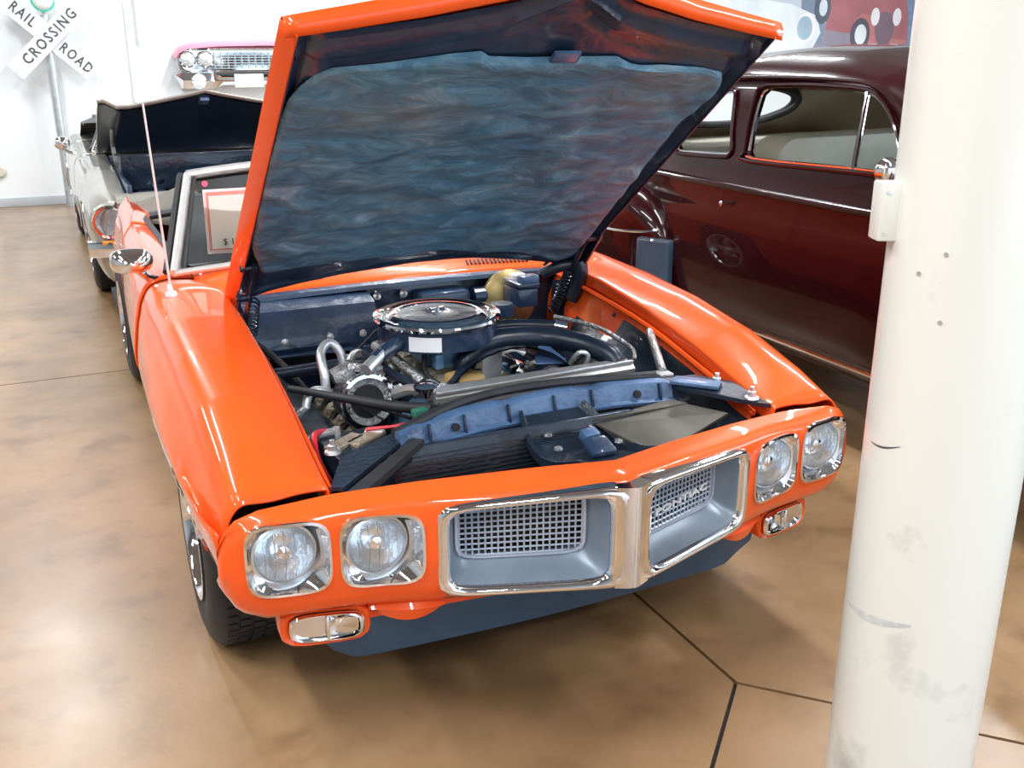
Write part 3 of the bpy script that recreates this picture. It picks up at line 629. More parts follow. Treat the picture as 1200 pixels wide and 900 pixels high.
# fan shroud behind tank
b = MB(); b.lathe([(.27, 0), (.26, .05), (.24, .10), (.235, .10), (.255, .04), (.265, 0)], (.10, .79, .55), (0, 1, 0), 36).build('fan_shroud', M['black'], car)
f = MB()
for k in range(6):
    a = k*pi/3; mt = Matrix.Translation((.06, .86, .57)) @ Matrix.Rotation(a, 4, 'Y') @ Matrix.Translation((0, 0, .12)) @ Matrix.Rotation(R(28), 4, 'Z')
    f.add([mt @ Vector(p) for p in [(-.035, 0, -.08), (.035, 0, -.08), (.05, 0, .09), (-.05, 0, .09), (-.035, .004, -.08), (.035, .004, -.08), (.05, .004, .09), (-.05, .004, .09)]], [(0, 1, 2, 3), (7, 6, 5, 4), (0, 4, 5, 1), (1, 5, 6, 2), (2, 6, 7, 3), (3, 7, 4, 0)])
f.cyl((.06, .83, .57), (.06, .90, .57), .05); f.build('cooling_fan', M['satin'], car)
# block, heads, valve covers, intake
MB().box((-.02, 1.17, .47), (.46, .58, .34), bev=.03).build('engine_block', M['engineblue'], car)
for sx in (-1, 1):
    b = MB().box((-.02+sx*.235, 1.16, .655), (.15, .52, .09), (0, R(sx*32), 0), .028); vc = b.build('valve_cover', M['chrome'], car)
    for y in (.98, 1.14, 1.30): MB().cyl((-.02+sx*.255, y, .69), (-.02+sx*.262, y, .705), .008, n=8).build('cover_bolt', M['satin'], vc)
    b = MB()
    for k in range(4): b.tube([(-.02+sx*.27, .98+k*.12, .56), (-.02+sx*.34, .99+k*.12, .55), (-.02+sx*.36, 1.02+k*.11, .50)], .022, 8, 3)
    b.tube([(-.02+sx*.36, .96, .50), (-.02+sx*.36, 1.42, .48)], .032, 10); b.build('exhaust_manifold', M['oldcast'], car)
im = MB().box((-.02, 1.12, .675), (.24, .40, .07), bev=.02)
for k in range(4): im.tube([(-.02, 1.0+k*.08, .70), (-.10, .99+k*.10, .70), (-.17, .98+k*.11, .65)], .026, 8, 3).tube([(-.02, 1.0+k*.08, .70), (.06, .99+k*.10, .70), (.13, .98+k*.11, .65)], .026, 8, 3)
im.build('intake_manifold', M['oldcast'], car)
MB().box((-.03, 1.10, .765), (.16, .17, .10), bev=.02).box((-.03, 1.0, .755), (.10, .07, .07), bev=.012).cyl((.06, 1.06, .76), (.10, 1.06, .76), .02).build('carburettor', M['engineblue'], car)
MB().box((-.085, .955, .755), (.03, .04, .05), bev=.008).build('choke_housing', M['engineblue'], car)
MB().box((-.03, .87, .695), (.11, .10, .08), (0, 0, R(12)), .02).build('thermostat_housing', M['brass'], car)
MB().box((.01, .93, .675), (.12, .12, .07), (0, 0, R(-20)), .02).build('water_outlet', M['oldcast'], car)
MB().cyl((-.03, .86, .55), (-.03, .91, .55), .085).cyl((-.03, .84, .55), (-.03, .86, .55), .075).build('water_pump_pulley', M['black'], car)
# air cleaner
AC = (-.045, 1.06)
a_ = MB().lathe([(.12, .79), (.175, .795), (.19, .80), (.192, .868), (.186, .873)], (AC[0], AC[1], 0), (0, 0, 1), 56, 0, True).build('air_cleaner', M['bayblack'], car, ang=30)
MB().lathe([(.203, .866), (.206, .874), (.203, .881), (.192, .884), (.183, .880), (.178, .874), (.168, .874), (.160, .876)], (AC[0], AC[1], 0), (0, 0, 1), 64).build('lid_rim', M['chrome'], a_)
MB().lathe([(.160, .876), (.150, .884), (.142, .886)], (AC[0], AC[1], 0), (0, 0, 1), 56).build('lid_band', M['chrome'], a_)
MB().lathe([(.178, .8735), (.160, .8757)], (AC[0], AC[1], 0), (0, 0, 1), 56).build('lid_groove', M['bayblack'], a_)
MB().lathe([(.142, .886), (.132, .887), (.126, .883)], (AC[0], AC[1], 0), (0, 0, 1), 56).build('lid_ring', M['chrome'], a_)
MB().lathe([(.126, .883), (.06, .887), (.04, .884), (.03, .880), (.012, .880)], (AC[0], AC[1], 0), (0, 0, 1), 56, 0, False, True).build('lid_disc', M['bayblack'], a_)
MB().lathe([(.016, .879), (.016, .886), (.007, .888), (.006, .90), (.001, .902)], (AC[0], AC[1], 0), (0, 0, 1), 12).box((AC[0], AC[1], .897), (.05, .006, .010), (0, 0, .3), .002).build('wing_nut', M['chrome'], a_)
b = MB(); ls = []
for k in range(9):                        # white sticker curved round the housing
    a = R(238+ (k-4)*3.8); ls.append([(AC[0]+.194*cos(a), AC[1]+.194*sin(a), .806), (AC[0]+.194*cos(a), AC[1]+.194*sin(a), .852)])
b.loft(ls, False).build('sticker', M['white'], a_)
MB().tube([(-.20, .97, .83), (-.27, .93, .81), (-.31, .90, .80)], [.026, .022], 12, 4).build('snorkel', M['bayblack'], a_)
MB().tube([(-.275, .925, .812), (-.345, .865, .785)], .020, 12).build('snorkel_tube', M['satin'], a_)
# hoses
MB().tube([(-.008, .93, .70), (.0, .93, .75), (.05, .945, .785), (.14, .955, .80), (.276, .925, .795), (.37, .85, .782), (.425, .775, .76), (.44, .745, .735)], .035, 16, 6).build('radiator_hose', M['hose'], car)
MB().lathe([(.038, 0), (.038, .015)], (-.008, .93, .705), (0, 0, 1), 18, 0, True, True).build('hose_clamp', M['cast'], car)
MB().tube([(.12, 1.06, .812), (.22, 1.03, .818), (.34, .985, .812)], .020, 12, 4).build('vacuum_pipe', M['hose'], car)
MB().tube([(.34, .985, .812), (.375, .965, .805)], .024, 12).build('pipe_joint', M['chrome'], car)
MB().tube([(.40, 1.10, .81), (.48, .95, .80), (.52, .80, .765), (.50, .74, .74)], .008, 8, 6).build('coolant_line', M['cast'], car)
# brake booster + master cylinder
b = MB().lathe([(.03, -.02), (.09, 0), (.110, .02), (.110, .035), (.09, .05), (.05, .065), (.001, .067)], (.40, 1.50, .79), (0, -1, .1), 36, 0, True); b.build('brake_booster', M['gold'], car)
b = MB().box((.40, 1.37, .83), (.085, .13, .07), bev=.012).box((.40, 1.37, .875), (.09, .14, .02), bev=.006); m_ = b.build('master_cylinder', M['bayblack'], car)
MB().box((.41, 1.33, .895), (.07, .05, .03), (0, 0, .1), .008).build('cylinder_cap', M['supblue'], m_)
MB().cyl((.40, 1.40, .885), (.40, 1.40, .90), .03).build('reservoir_cap', M['white'], m_)
MB().lathe([(.05, 0), (.05, .03), (.04, .04), (.001, .042)], (.28, 1.28, .79), (0, 0, 1), 24, 0, True).build('vacuum_canister', M['bayblack'], car)
# compressor (left of the picture): body, clutch ring, cast bracket, polished lines
C0 = Vector((-.335, .93, .67)); ax = Vector((0, -1, .22)).normalized()
b = MB().lathe([(.001, -.13), (.065, -.13), (.07, -.12), (.07, .02), (.075, .03), (.075, .034), (.052, .036), (.050, .03), (.03, .03)], C0, ax, 32); cp = b.build('compressor', M['cast'], car, ang=30)
MB().lathe([(.082, .03), (.088, .035), (.088, .05), (.082, .055), (.072, .055), (.068, .045), (.068, .03)], C0, ax, 36).build('clutch_ring', M['chrome'], cp)
MB().lathe([(.050, .036), (.03, .034), (.012, .036), (.001, .042)], C0, ax, 24, 0, True).build('clutch_hub', M['dark'], cp)
MB().box(C0+Vector((.03, .05, .085)), (.15, .07, .025), (R(-12), R(8), 0), .008).box(C0+Vector((-.05, .05, .075)), (.07, .06, .05), (0, R(-20), 0), .01).build('compressor_bracket', M['cast'], cp)
for dx, dy in ((-.02, .03), (.04, .03), (.09, .06)): MB().lathe([(.012, 0), (.011, .012), (.001, .013)], C0+Vector((dx, dy, .098)), (0, 0, 1), 6, 0, True).build('bracket_bolt', M['chrome'], cp)
MB().tube([C0+Vector((-.03, .09, .07)), C0+Vector((-.04, .10, .13)), C0+Vector((-.07, .11, .16)), C0+Vector((-.105, .08, .14)), C0+Vector((-.11, .03, .09)), C0+Vector((-.11, .02, .03))], .014, 10, 5).tube([C0+Vector((-.09, .0, .02)), C0+Vector((-.13, .0, .05)), C0+Vector((-.17, -.02, .05)), C0+Vector((-.19, -.04, .0)), C0+Vector((-.18, -.06, -.04))], .013, 10, 5).build('refrigerant_line', M['satin'], car)
MB().tube([C0+Vector((-.01, .11, .09)), C0+Vector((.02, .16, .10)), C0+Vector((.05, .20, .09))], .012, 8, 4).build('refrigerant_fitting', M['satin'], car)
MB().tube([C0+Vector((.09, .16, .12)), C0+Vector((.13, .05, .09)), C0+Vector((.17, -.06, .05))], .018, 10, 4).build('bracket_arm', M['cast'], car)
# black pipes across, support rods
MB().tube([(-.56, .93, .74), (-.44, .80, .735), (-.33, .67, .735), (-.24, .60, .735)], [.010, .018], 10, 4).build('tie_rod', M['rubber'], car)
MB().tube([(-.58, 1.20, .70), (-.35, 1.22, .70), (-.20, 1.14, .72)], .020, 10, 5).build('heater_hose', M['hose'], car)
MB().tube([(-.30, 1.02, .80), (-.24, .93, .74), (-.16, .88, .70), (-.10, .86, .67)], .013, 8, 6).build('bypass_hose', M['hose'], car)
MB().tube([(-.12, .98, .78), (-.13, .93, .72), (-.07, .86, .68)], .008, 8, 5).build('vacuum_hose', M['rubber'], car)
# alternator on the other side
b = MB().lathe([(.02, -.06), (.065, -.05), (.07, .04), (.06, .06), (.02, .062), (.001, .07)], (.24, .86, .67), (0, -1, .15), 28, 0, True); al = b.build('alternator', M['black'], car, ang=30)
MB().prism([(.19, .82, .745), (.29, .80, .74), (.27, .87, .765), (.235, .88, .77)], (0, .01, .012)).build('alternator_bracket', M['supblue'], al)
MB().lathe([(.05, -.08), (.055, -.07), (.05, -.06)], (.24, .86, .67), (0, 1, -.15), 24).build('alternator_pulley', M['satin'], al)
for pts, mt in (([(.31, .83, .72), (.33, .80, .77), (.36, .79, .76), (.35, .80, .71)], 'satin'), ([(.36, .90, .70), (.40, .86, .75), (.43, .83, .73), (.42, .80, .69)], 'cast'), ([(.12, .98, .74), (.17, .94, .765), (.20, .92, .75)], 'white'), ([(-.14, .88, .66), (-.12, .83, .72), (-.10, .80, .70)], 'satin'), ([(-.20, .86, .70), (-.17, .80, .745), (-.14, .77, .72)], 'satin')):
    MB().tube(pts, .008, 8, 4).build('metal_line', M[mt], car)
# belts
b = MB(); b.tube([(-.11, .84, .57), (-.41, .87, .71), (-.27, .87, .60), (-.05, .84, .47), (-.11, .84, .57)], .006, 6).build('fan_belt', M['rubber'], car)
# battery
bt = MB().box((-.46, .53, .60), (.18, .26, .18), (0, 0, .1), .01).build('battery', M['black'], car)
for x, y in ((-.50, .56), (-.44, .565)): MB().box((x, y, .694), (.045, .12, .012), (0, 0, .1+R(-60)), .003).build('battery_cap', M['oldcast'], bt)
MB().box((-.405, .60, .696), (.05, .03, .012), (0, 0, -.6), .003).build('battery_tag', M['white'], bt)
MB().lathe([(.012, 0), (.010, .02), (.001, .021)], (-.50, .64, .69), (0, 0, 1), 10).box((-.53, .635, .70), (.06, .02, .015), (0, 0, .3), .004).build('battery_terminal', M['satin'], bt)
MB().tube([(-.53, .645, .70), (-.57, .60, .71), (-.585, .52, .68), (-.575, .44, .64)], .009, 8, 5).build('battery_cable', M['red'], car)
MB().tube([(-.43, .60, .705), (-.40, .585, .71), (-.36, .565, .715), (-.32, .56, .72)], .005, 6, 4).build('red_wire', M['red'], car)
MB().box((-.28, .585, .735), (.045, .03, .025), (0, 0, .2), .006).box((-.24, .575, .73), (.025, .03, .02), (0, 0, .5), .004).build('wiring_connector', M['green'], car)
b = MB(); random.seed(4)
for k in range(7):
    x = -.30+.02*k; b.tube([(x, .60, .72), (x+random.uniform(-.03, .03), .66, .71+random.uniform(0, .03)), (x+.03, .72, .70), (x+.05, .84, .66)], .004, 5, 4)
b.build('wiring_harness', M['dark'], car)
b = MB()
for k in range(8):                        # spark plug leads
    s_ = 1 if k % 2 else -1; y = 1.0+.05*k
    b.tube([(.0, 1.36, .78), (s_*.10, 1.30, .77+.01*k), (s_*.22, y, .74), (s_*.31, y, .66)], .0045, 5, 5)
b.build('spark_plug_leads', M['rubber'], car); MB().lathe([(.045, 0), (.05, .05), (.04, .07), (.001, .075)], (0, 1.36, .70), (0, 0, 1), 20).build('distributor', M['dark'], car)
MB().tube([(-.60, 1.30, .80), (-.50, 1.33, .70), (-.44, 1.2, .62)], .012, 8, 4).build('overflow_hose', M['rubber'], car)
# fender brace on the far side
MB().tube([(.612, .83, .80), (.495, .57, .752)], .014, 10).box((.49, .56, .748), (.05, .05, .012), bev=.004).build('fender_brace', M['cast'], car)

# ---- hood (raised) ---------------------------------------------------------
HO = Vector((0, 1.42, .935)); HV = Vector((0, -.803, .596)).normalized(); HW = Vector((0, HV.z, -HV.y))
def H(u, v, w_): return HO + Vector((u, 0, 0)) + HV*v + HW*w_
def hfront(u): return itp(abs(u), [0, .04, .15, .34, .50, .645], [1.565, 1.545, 1.468, 1.412, 1.378, 1.352])
def hrear(u): return itp(u, [-.64, -.60, -.52, -.41, -.28, -.05, .10, .17, .34, .50, .61, .64], [-.025, -.01, .048, .09, .126, .163, .165, .158, .12, .064, .035, .02])
def hcrown(u, t): return .030*(1-(u/.64)**2)+.028*max(0, 1-abs(u)/.16)*t
nu, nv = 44, 30; ls = []
for j in range(nv+1):
    t = j/nv; ls.append([H(-.64+1.28*i/nu, hrear(-.64+1.28*i/nu)*(1-t)+hfront(-.64+1.28*i/nu)*t, hcrown(-.64+1.28*i/nu, t)) for i in range(nu+1)])
b = MB().loft(ls, False)
# turned-down flanges: sides and front lip
for sgn in (-1, 1):
    u = .64*sgn; b.loft([[H(u, hrear(u)*(1-j/nv)+hfront(u)*j/nv, 0) for j in range(nv+1)], [H(u+.004*sgn, hrear(u)*(1-j/nv)+hfront(u)*j/nv, -.006) for j in range(nv+1)], [H(u-.024*sgn, hrear(u)*(1-j/nv)+(hfront(u)-.004)*j/nv, -.044) for j in range(nv+1)], [H(u-.028*sgn, hrear(u)*(1-j/nv)+(hfront(u)-.006)*j/nv, -.046) for j in range(nv+1)]], False)
us = [-.64+1.28*i/nu for i in range(nu+1)]
b.loft([[H(u, hfront(u), hcrown(u, 1)) for u in us], [H(u, hfront(u)+.008, hcrown(u, 1)-.006) for u in us], [H(u, hfront(u)+.006, hcrown(u, 1)-.030) for u in us], [H(u, hfront(u)-.012, hcrown(u, 1)*.6-.046) for u in us]], False)
b.loft([[H(u, hrear(u), hcrown(u, 0)) for u in us], [H(u, hrear(u), -.012) for u in us]], False)
hood = b.build('hood', M['orange'], car, ang=50); hood.modifiers.new('t', 'SOLIDIFY').thickness = .003
# inner frame: deep pressed black structure
def hin(u, v):                            # height of the inner panel
    vf = hfront(u); vr = hrear(u); e = min(v-vr, vf-v, .64-abs(u)); 
    return -.046+.0*e
ls = []; nvi = 60; nui = 50
for j in range(nvi+1):
    t = j/nvi; row = []
    for i in range(nui+1):
        u = -.608+1.216*i/nui; v = (hrear(u)+.004)*(1-t)+(hfront(u)-.014)*t
        d_side = .608-abs(u); d_fr = hfront(u)-v; d_re = v-hrear(u)
        w_ = -.040
        w_ += .026*max(0, 1-abs(d_side-.022)/.02)         # gutter along the side
        w_ += .016*max(0, 1-abs(d_fr-.045)/.025)-.012*max(0, 1-abs(d_fr-.085)/.02)+.012*max(0, 1-abs(d_fr-.125)/.018)
        w_ -= .014*max(0, 1-abs(d_re-.055)/.03)*(1 if abs(u) < .45 else .2)
        w_ += .008*max(0, 1-abs(d_re-.02)/.015)
        row.append(H(u, v, w_+hcrown(u, t)*.15))
    ls.append(row)
hf = MB().loft(ls, False).mesh('hood_frame', [M['bayblack']], ang=60)
hi = link('hood_inner_frame', hf, hood)
MB().box(H(.036, 1.283, -.050), (.075, .040, .010), frame((0, 0, 0), (1, 0, 0), HV).to_3x3(), .008).build('latch_striker', M['supblue'], hood)
for sgn in (-1, 1):
    u = .610*sgn; vv = [hrear(u)*(1-j/nv)+(hfront(u)-.01)*j/nv for j in range(nv+1)]
    MB().loft([[H(u-.004*sgn, v, -.010) for v in vv], [H(u, v, -.0465) for v in vv], [H(u+.003*sgn, v, -.0475) for v in vv]], False).build('flange_liner', M['bayblack'], hood)
# insulation pad
PL = [(.205, -.545), (.24, -.57), (.40, -.605), (.58, -.612), (.85, -.616), (.98, -.613), (1.12, -.60), (1.17, -.580), (1.21, -.556), (1.235, -.52), (1.255, -.47), (1.272, -.44)]
PR = [(.10, .55), (.14, .575), (.30, .575), (.42, .569), (.60, .56), (.77, .553), (.90, .545), (1.0, .548), (1.05, .565), (1.135, .575), (1.16, .565), (1.20, .545), (1.222, .51), (1.236, .40), (1.245, .37), (1.274, .34)]
nu2, nv2 = 110, 100; ls = []; top = lambda s: itp(s, [0, .12, .25, .33, .36, .7, .80, .86, .93, 1], [1.235, 1.262, 1.285, 1.292, 1.272, 1.272, 1.272, 1.236, 1.236, 1.205]); bot = lambda s: itp(s, [0, .08, .25, .5, .75, .95, 1], [.215, .222, .245, .268, .20, .10, .10])
for j in range(nv2+1):
    t = j/nv2; row = []
    for i in range(nu2+1):
        s = i/nu2; v = bot(s)*(1-t)+top(s)*t; uL = itp(v, [p[0] for p in PL], [p[1] for p in PL]); uR = itp(v, [p[0] for p in PR], [p[1] for p in PR])
        jg = .006*noise.noise(Vector((s*7, t*9, 3)))
        u = uL*(1-s)+uR*s; e = min(s, 1-s)*1.2; e = min(e, t, 1-t); k = min(1, e/.012)
        q = Vector((u*7, v*14, 1)); rp = noise.noise(q)+.5*noise.noise(q*2.1)+.3*noise.noise(q*4.3)
        row.append(H(u+jg*(1-k), v+jg, -.040-.012*k**.5-.0085*rp*k))
    ls.append(row)
pm = MB().loft(ls, False).mesh('pad', [M['pad']], ang=80); link('insulation_pad', pm, hood)
# hinges and struts
for sx in (-1, 1):
    x = sx*.60
    b = MB(); b.prism([(x-.006, 1.40, .70), (x-.006, 1.50, .72), (x-.006, 1.50, .84), (x-.006, 1.40, .86)], (.012, 0, 0)); b.prism([(x-.02, 1.47, .76), (x-.02, 1.43, .74), (x-.02, 1.30, .93), (x-.02, 1.33, .95)], (.008, 0, 0)); b.prism([(x+.01, 1.44, .82), (x+.01, 1.41, .80), (x+.01, 1.16, 1.06), (x+.01, 1.19, 1.08)], (.008, 0, 0))
    for k, (y, z) in enumerate(((1.46, .76), (1.43, .83), (1.32, .93), (1.2, 1.05))): b.cyl((x-.025, y, z), (x+.025, y, z), .012, n=10)
    b.build('hood_hinge', M['black'], car)
    b = MB(); hx = []                     # coil spring
    for k in range(90):
        t = k/89; a = k*.9; c = Vector((x-.03*sx, 1.44-.13*t, .73+.19*t)); hx.append(c+Vector((.018*cos(a), .014*sin(a), .014*sin(a))))
    b.tube(hx, .0035, 5).build('hinge_spring', M['black'], car)
MB().tube([(.585, 1.40, .80), (.575, 1.26, .98), (.585, 1.20, 1.06)], .010, 8, 4).tube([(.52, 1.42, .92), (.56, 1.30, 1.02), (.57, 1.22, 1.10)], .006, 8, 4).build('far_hinge_arm', M['black'], car)
MB().tube([(.48, 1.36, .90), (.54, 1.33, .93), (.62, 1.31, .94)], .022, 10, 4).tube([(.60, 1.34, .80), (.61, 1.30, .90), (.60, 1.30, .95)], .028, 10, 4).build('hinge_bracket', M['black'], car)
# ---- wheels -----------------------------------------------------------------
def wheel(c, sx, parent, r=.335, wd=.21, rimr=.19, mt_rim='chrome', ww=False):
    ax = (sx, 0, 0)
    P = [(rimr, wd/2-.012), (rimr+.02, wd/2), (r-.06, wd/2+.004), (r-.025, wd/2-.006), (r-.006, wd/2-.022), (r, wd/2-.04)]
    prof = P+[(rr, -h) for rr, h in P[::-1]]
    t = MB().lathe(prof, c, ax, 48).build('wheel', M['tyre'], parent, ang=50)
    tr = MB()
    for k in range(60):
        a = 2*pi*k/60
        for off in (-.055, -.02, .018, .055):
            m_ = Matrix.Translation(c) @ Matrix.Rotation(a+off*2, 4, 'X') @ Matrix.Translation((off, 0, r+.001))
            tr.box((0, 0, 0), (.028, .026, .008)); 
            n8 = len(tr.v)-8; tr.v[n8:] = [tuple(m_ @ Vector(p)) for p in tr.v[n8:]]
    q = tr.build('tyre_tread', M['tyre'], t, flat=True); q['kind'] = 'stuff'
    MB().lathe([(rimr+.006, wd/2-.004), (rimr+.010, wd/2+.006), (rimr-.004, wd/2+.006), (rimr-.015, wd/2-.012), (rimr-.02, wd/2-.05), (rimr-.03, wd/2-.06)], c, ax, 48).build('rim', M[mt_rim], t, ang=50)
    sp = MB(); C3 = Vector(c); X = Vector((sx, 0, 0))
    sp.lathe([(.001, wd/2-.008), (.028, wd/2-.010), (.034, wd/2-.018), (.05, wd/2-.028), (.065, wd/2-.05)], c, ax, 32)
    for k in range(5):
        a = 2*pi*k/5+.3; d = Vector((0, cos(a), sin(a))); e = Vector((0, -sin(a), cos(a)))
        lo = []
        for rr, hw, h in ((.045, .028, wd/2-.030), (.10, .030, wd/2-.022), (rimr-.018, .040, wd/2-.045)):
            p = C3+d*rr; lo.append([p+e*hw+X*(h-.01), p+e*hw*.7+X*h, p-e*hw*.7+X*h, p-e*hw+X*(h-.01), p-e*hw+X*(h-.03), p+e*hw+X*(h-.03)])
        sp.loft(lo, True, True, True)
    sp.build('wheel_spokes', M['satin'], t)
    MB().lathe([(rimr-.02, wd/2-.075), (.02, wd/2-.075)], c, ax, 32, 0, False, True).build('brake_drum', M['dark'], t)
    if ww: MB().lathe([(rimr+.012, wd/2+.003), (rimr+.03, wd/2+.006), (r-.05, wd/2+.008), (r-.045, wd/2+.004)], c, ax, 48).build('whitewall', M['whitetyre'], t)
    return t
for sx in (-1, 1):
    for y in (.95, 3.69): wheel((sx*(.765 if y < 2 else .735), y, .332), sx, car)
# ---- small exterior ------------------------------------------------------------
b = MB().lathe([(.020, -.004), (.018, .006), (.010, .012), (.008, .03), (.005, .034)], (-.80, 1.50, .924), (-.1, 0, 1), 14).tube([(-.80, 1.50, .95), (-.822, 1.48, 1.525)], [.0042, .0030], 8); b.build('antenna', M['aerial'], car)
for sx in (-1, 1):
    m0 = Vector((sx*.895, 1.74, .995)); mt = Matrix.Translation(m0) @ Matrix.Rotation(sx*R(8), 4, 'Z')
    lo = []
    for y, k in ((.03, 1.0), (.028, 1.04), (.0, 1.0), (-.03, .80), (-.055, .50), (-.066, .15)): lo.append([mt @ Vector((x*k, y, z*k)) for x, z in sel(.068, .040, 3, 28)])
    mr = MB().loft(lo, True, False, True); mr.tube([m0+Vector((-sx*.02, 0, -.03)), m0+Vector((-sx*.05, .01, -.06)), m0+Vector((-sx*.085, .02, -.075))], .014, 8, 3)
    mo = mr.build('side_mirror', M['chrome'], car)
    MB().loft([[mt @ Vector((x, .029, z)) for x, z in sel(.065, .037, 3, 28)], [mt @ Vector((x*.1, .030, z*.1)) for x, z in sel(.065, .037, 3, 28)]], True, False, True).build('mirror_glass', M['mirror'], mo)
# price placard inside the glass
pc = thing('price_placard', 'white price card with red border standing behind the orange car windshield', 'sign', (-.49, 2.0, .957))
MB().box((-.49, 2.0, 1.075), (.225, .004, .235), (R(4), 0, R(1)), 0).build('card', M['white'], pc)
MB().box((-.49, 1.9965, 1.075), (.205, .002, .217), (R(4), 0, R(1)), 0).build('red_border', mottled('faded_red_print', (.75, .30, .26), (.82, .40, .34), 12, .5), pc)
MB().box((-.49, 1.9945, 1.070), (.190, .002, .198), (R(4), 0, R(1)), 0).build('inner_panel', mottled('pale_green_card', (.80, .94, .88), (.84, .96, .90), 5, .5), pc)
b = MB()
for k, (z, wd_) in enumerate(((1.125, .12), (1.112, .09), (1.099, .05))): b.box((-.50+.0, 1.9930+(z-1.06)*.05, z), (wd_, .0015, .004))
b.build('print_lines', mottled('faded_grey_print', (.3, .32, .33), (.4, .4, .4), 12, .5), pc)
text_mb('$ 12', .034, frame((-.515, 1.9890, .995), (1, 0, 0), (0, 0, 1)), .0008).build('price_lettering', M['signblack'], pc)
MB().lathe([(.001, 0), (.011, 0), (.011, .002), (.001, .002)], (-.578, 2.088, 1.203), (0, -1, .3), 16).build('windshield_sticker', mottled('pink_sticker', (.9, .08, .15), (.95, .1, .2), 5, .5), car)
# ================================================================== maroon coupe
cp_ = thing('coupe', 'glossy dark maroon rounded vintage coupe with cream interior beside the orange car', 'car', (2.86, 1.6, 0))
CX = 2.86
CY = [-1.6, -1.2, -.4, .4, .75, .95, 1.25, 1.45, 1.8, 2.3, 2.7, 3.0, 3.2, 3.5, 3.8, 4.3, 4.65, 4.8]
def cz(y): return itp(y, CY, [.80, .98, 1.06, 1.12, 1.14, 1.30, 1.57, 1.65, 1.70, 1.71, 1.685, 1.635, 1.575, 1.27, 1.12, 1.00, .78, .55])
def ca(y): return itp(y, CY, [.20, .30, .45, .62, .86, .90, .92, .92, .92, .92, .92, .91, .90, .88, .84, .70, .50, .30])
def cring(y, off=0):
    zr = cz(y); k = ca(y)/.92; P = [(.835, .29), (.86, .31), (.895, .45), (.915, .62), (.92, .78), (.912, .92), (.90, 1.0), (.905, 1.03), (.90, 1.07), (.885, 1.11), (.872, 1.17), (.845, 1.30), (.80, 1.50), (.765, 1.565), (.70, 1.615), (.58, 1.655), (.40, 1.685), (.20, 1.70), (0, 1.705)]
    out = []
    for a, z in P:
        a *= k
        if zr > 1.15: z2 = z if z < 1.11 else 1.11+(z-1.11)*(zr-1.11)/.595
        else: z2 = .29+(min(z, 1.11)-.29)*(zr-.04-.29)/.82 + (max(0, z-1.11)/.595)*.04
        if zr <= 1.15 and z > 1.11: a = k*.885*(1-max(0, z-1.11)/.595)**.6
        out.append((max(0, a-off), z2-off*(.9 if z > 1.4 or zr <= 1.15 else 0)+ (.02 if off and z < .4 else 0)))
    ring = [(CX-a, y, z) for a, z in out] + [(CX+a, y, z) for a, z in out[-2::-1]]
    return ring
ys = sorted(set([-1.6+.1*i for i in range(65)]+CY)); ys = [y for y in ys if y <= 4.8]
b = MB(); lo = []; mi = []
for y in ys:
    o_ = cring(y); i_ = cring(y, .035)[::-1]; lo.append(o_+i_)
n = len(lo[0]); no = len(cring(0)); b.loft(lo, True, True, True)
for fi in range(len(b.f)-2):
    j = fi % n
    if no <= j < n-1: b.m[fi] = 1
cm = b.mesh('coupe_body', [M['maroon'], M['headliner']], ang=50)
QW = [(2.775, 1.20), (2.745, 1.29), (2.69, 1.38), (2.62, 1.43), (2.52, 1.465), (2.42, 1.485), (2.365, 1.48), (2.345, 1.44), (2.315, 1.31), (2.285, 1.22), (2.30, 1.19), (2.35, 1.178), (2.68, 1.165), (2.74, 1.172)]
DW = [(2.16, 1.21), (2.175, 1.35), (2.17, 1.47), (2.14, 1.505), (2.05, 1.515), (1.78, 1.52), (1.48, 1.512), (1.38, 1.475), (1.30, 1.41), (1.22, 1.31), (1.18, 1.235), (1.20, 1.20), (1.45, 1.195), (2.12, 1.178)]
cuts = []
for Wd in (QW, DW): cuts.append(MB().prism([(1.5, y, z) for y, z in Wd], (2.8, 0, 0), 0))
cuts.append(MB().prism([(x, 3.08, z) for x, z in sel2(.47, .115, 2.3, 40, (CX, 1.345))], (0, .8, 0)))
cuts.append(MB().prism([(x, .70, z) for x, z in rrect(CX-.68, CX-.03, 1.19, 1.50, .08)], (0, .62, 0))); cuts.append(MB().prism([(x, .70, z) for x, z in rrect(CX+.03, CX+.68, 1.19, 1.50, .08)], (0, .62, 0)))
body = link('body', cut(cm, cuts, 50), cp_)
def cx_at(z, s): return CX + s*itp(z, [1.11, 1.17, 1.30, 1.50, 1.565], [.885, .872, .845, .80, .765])
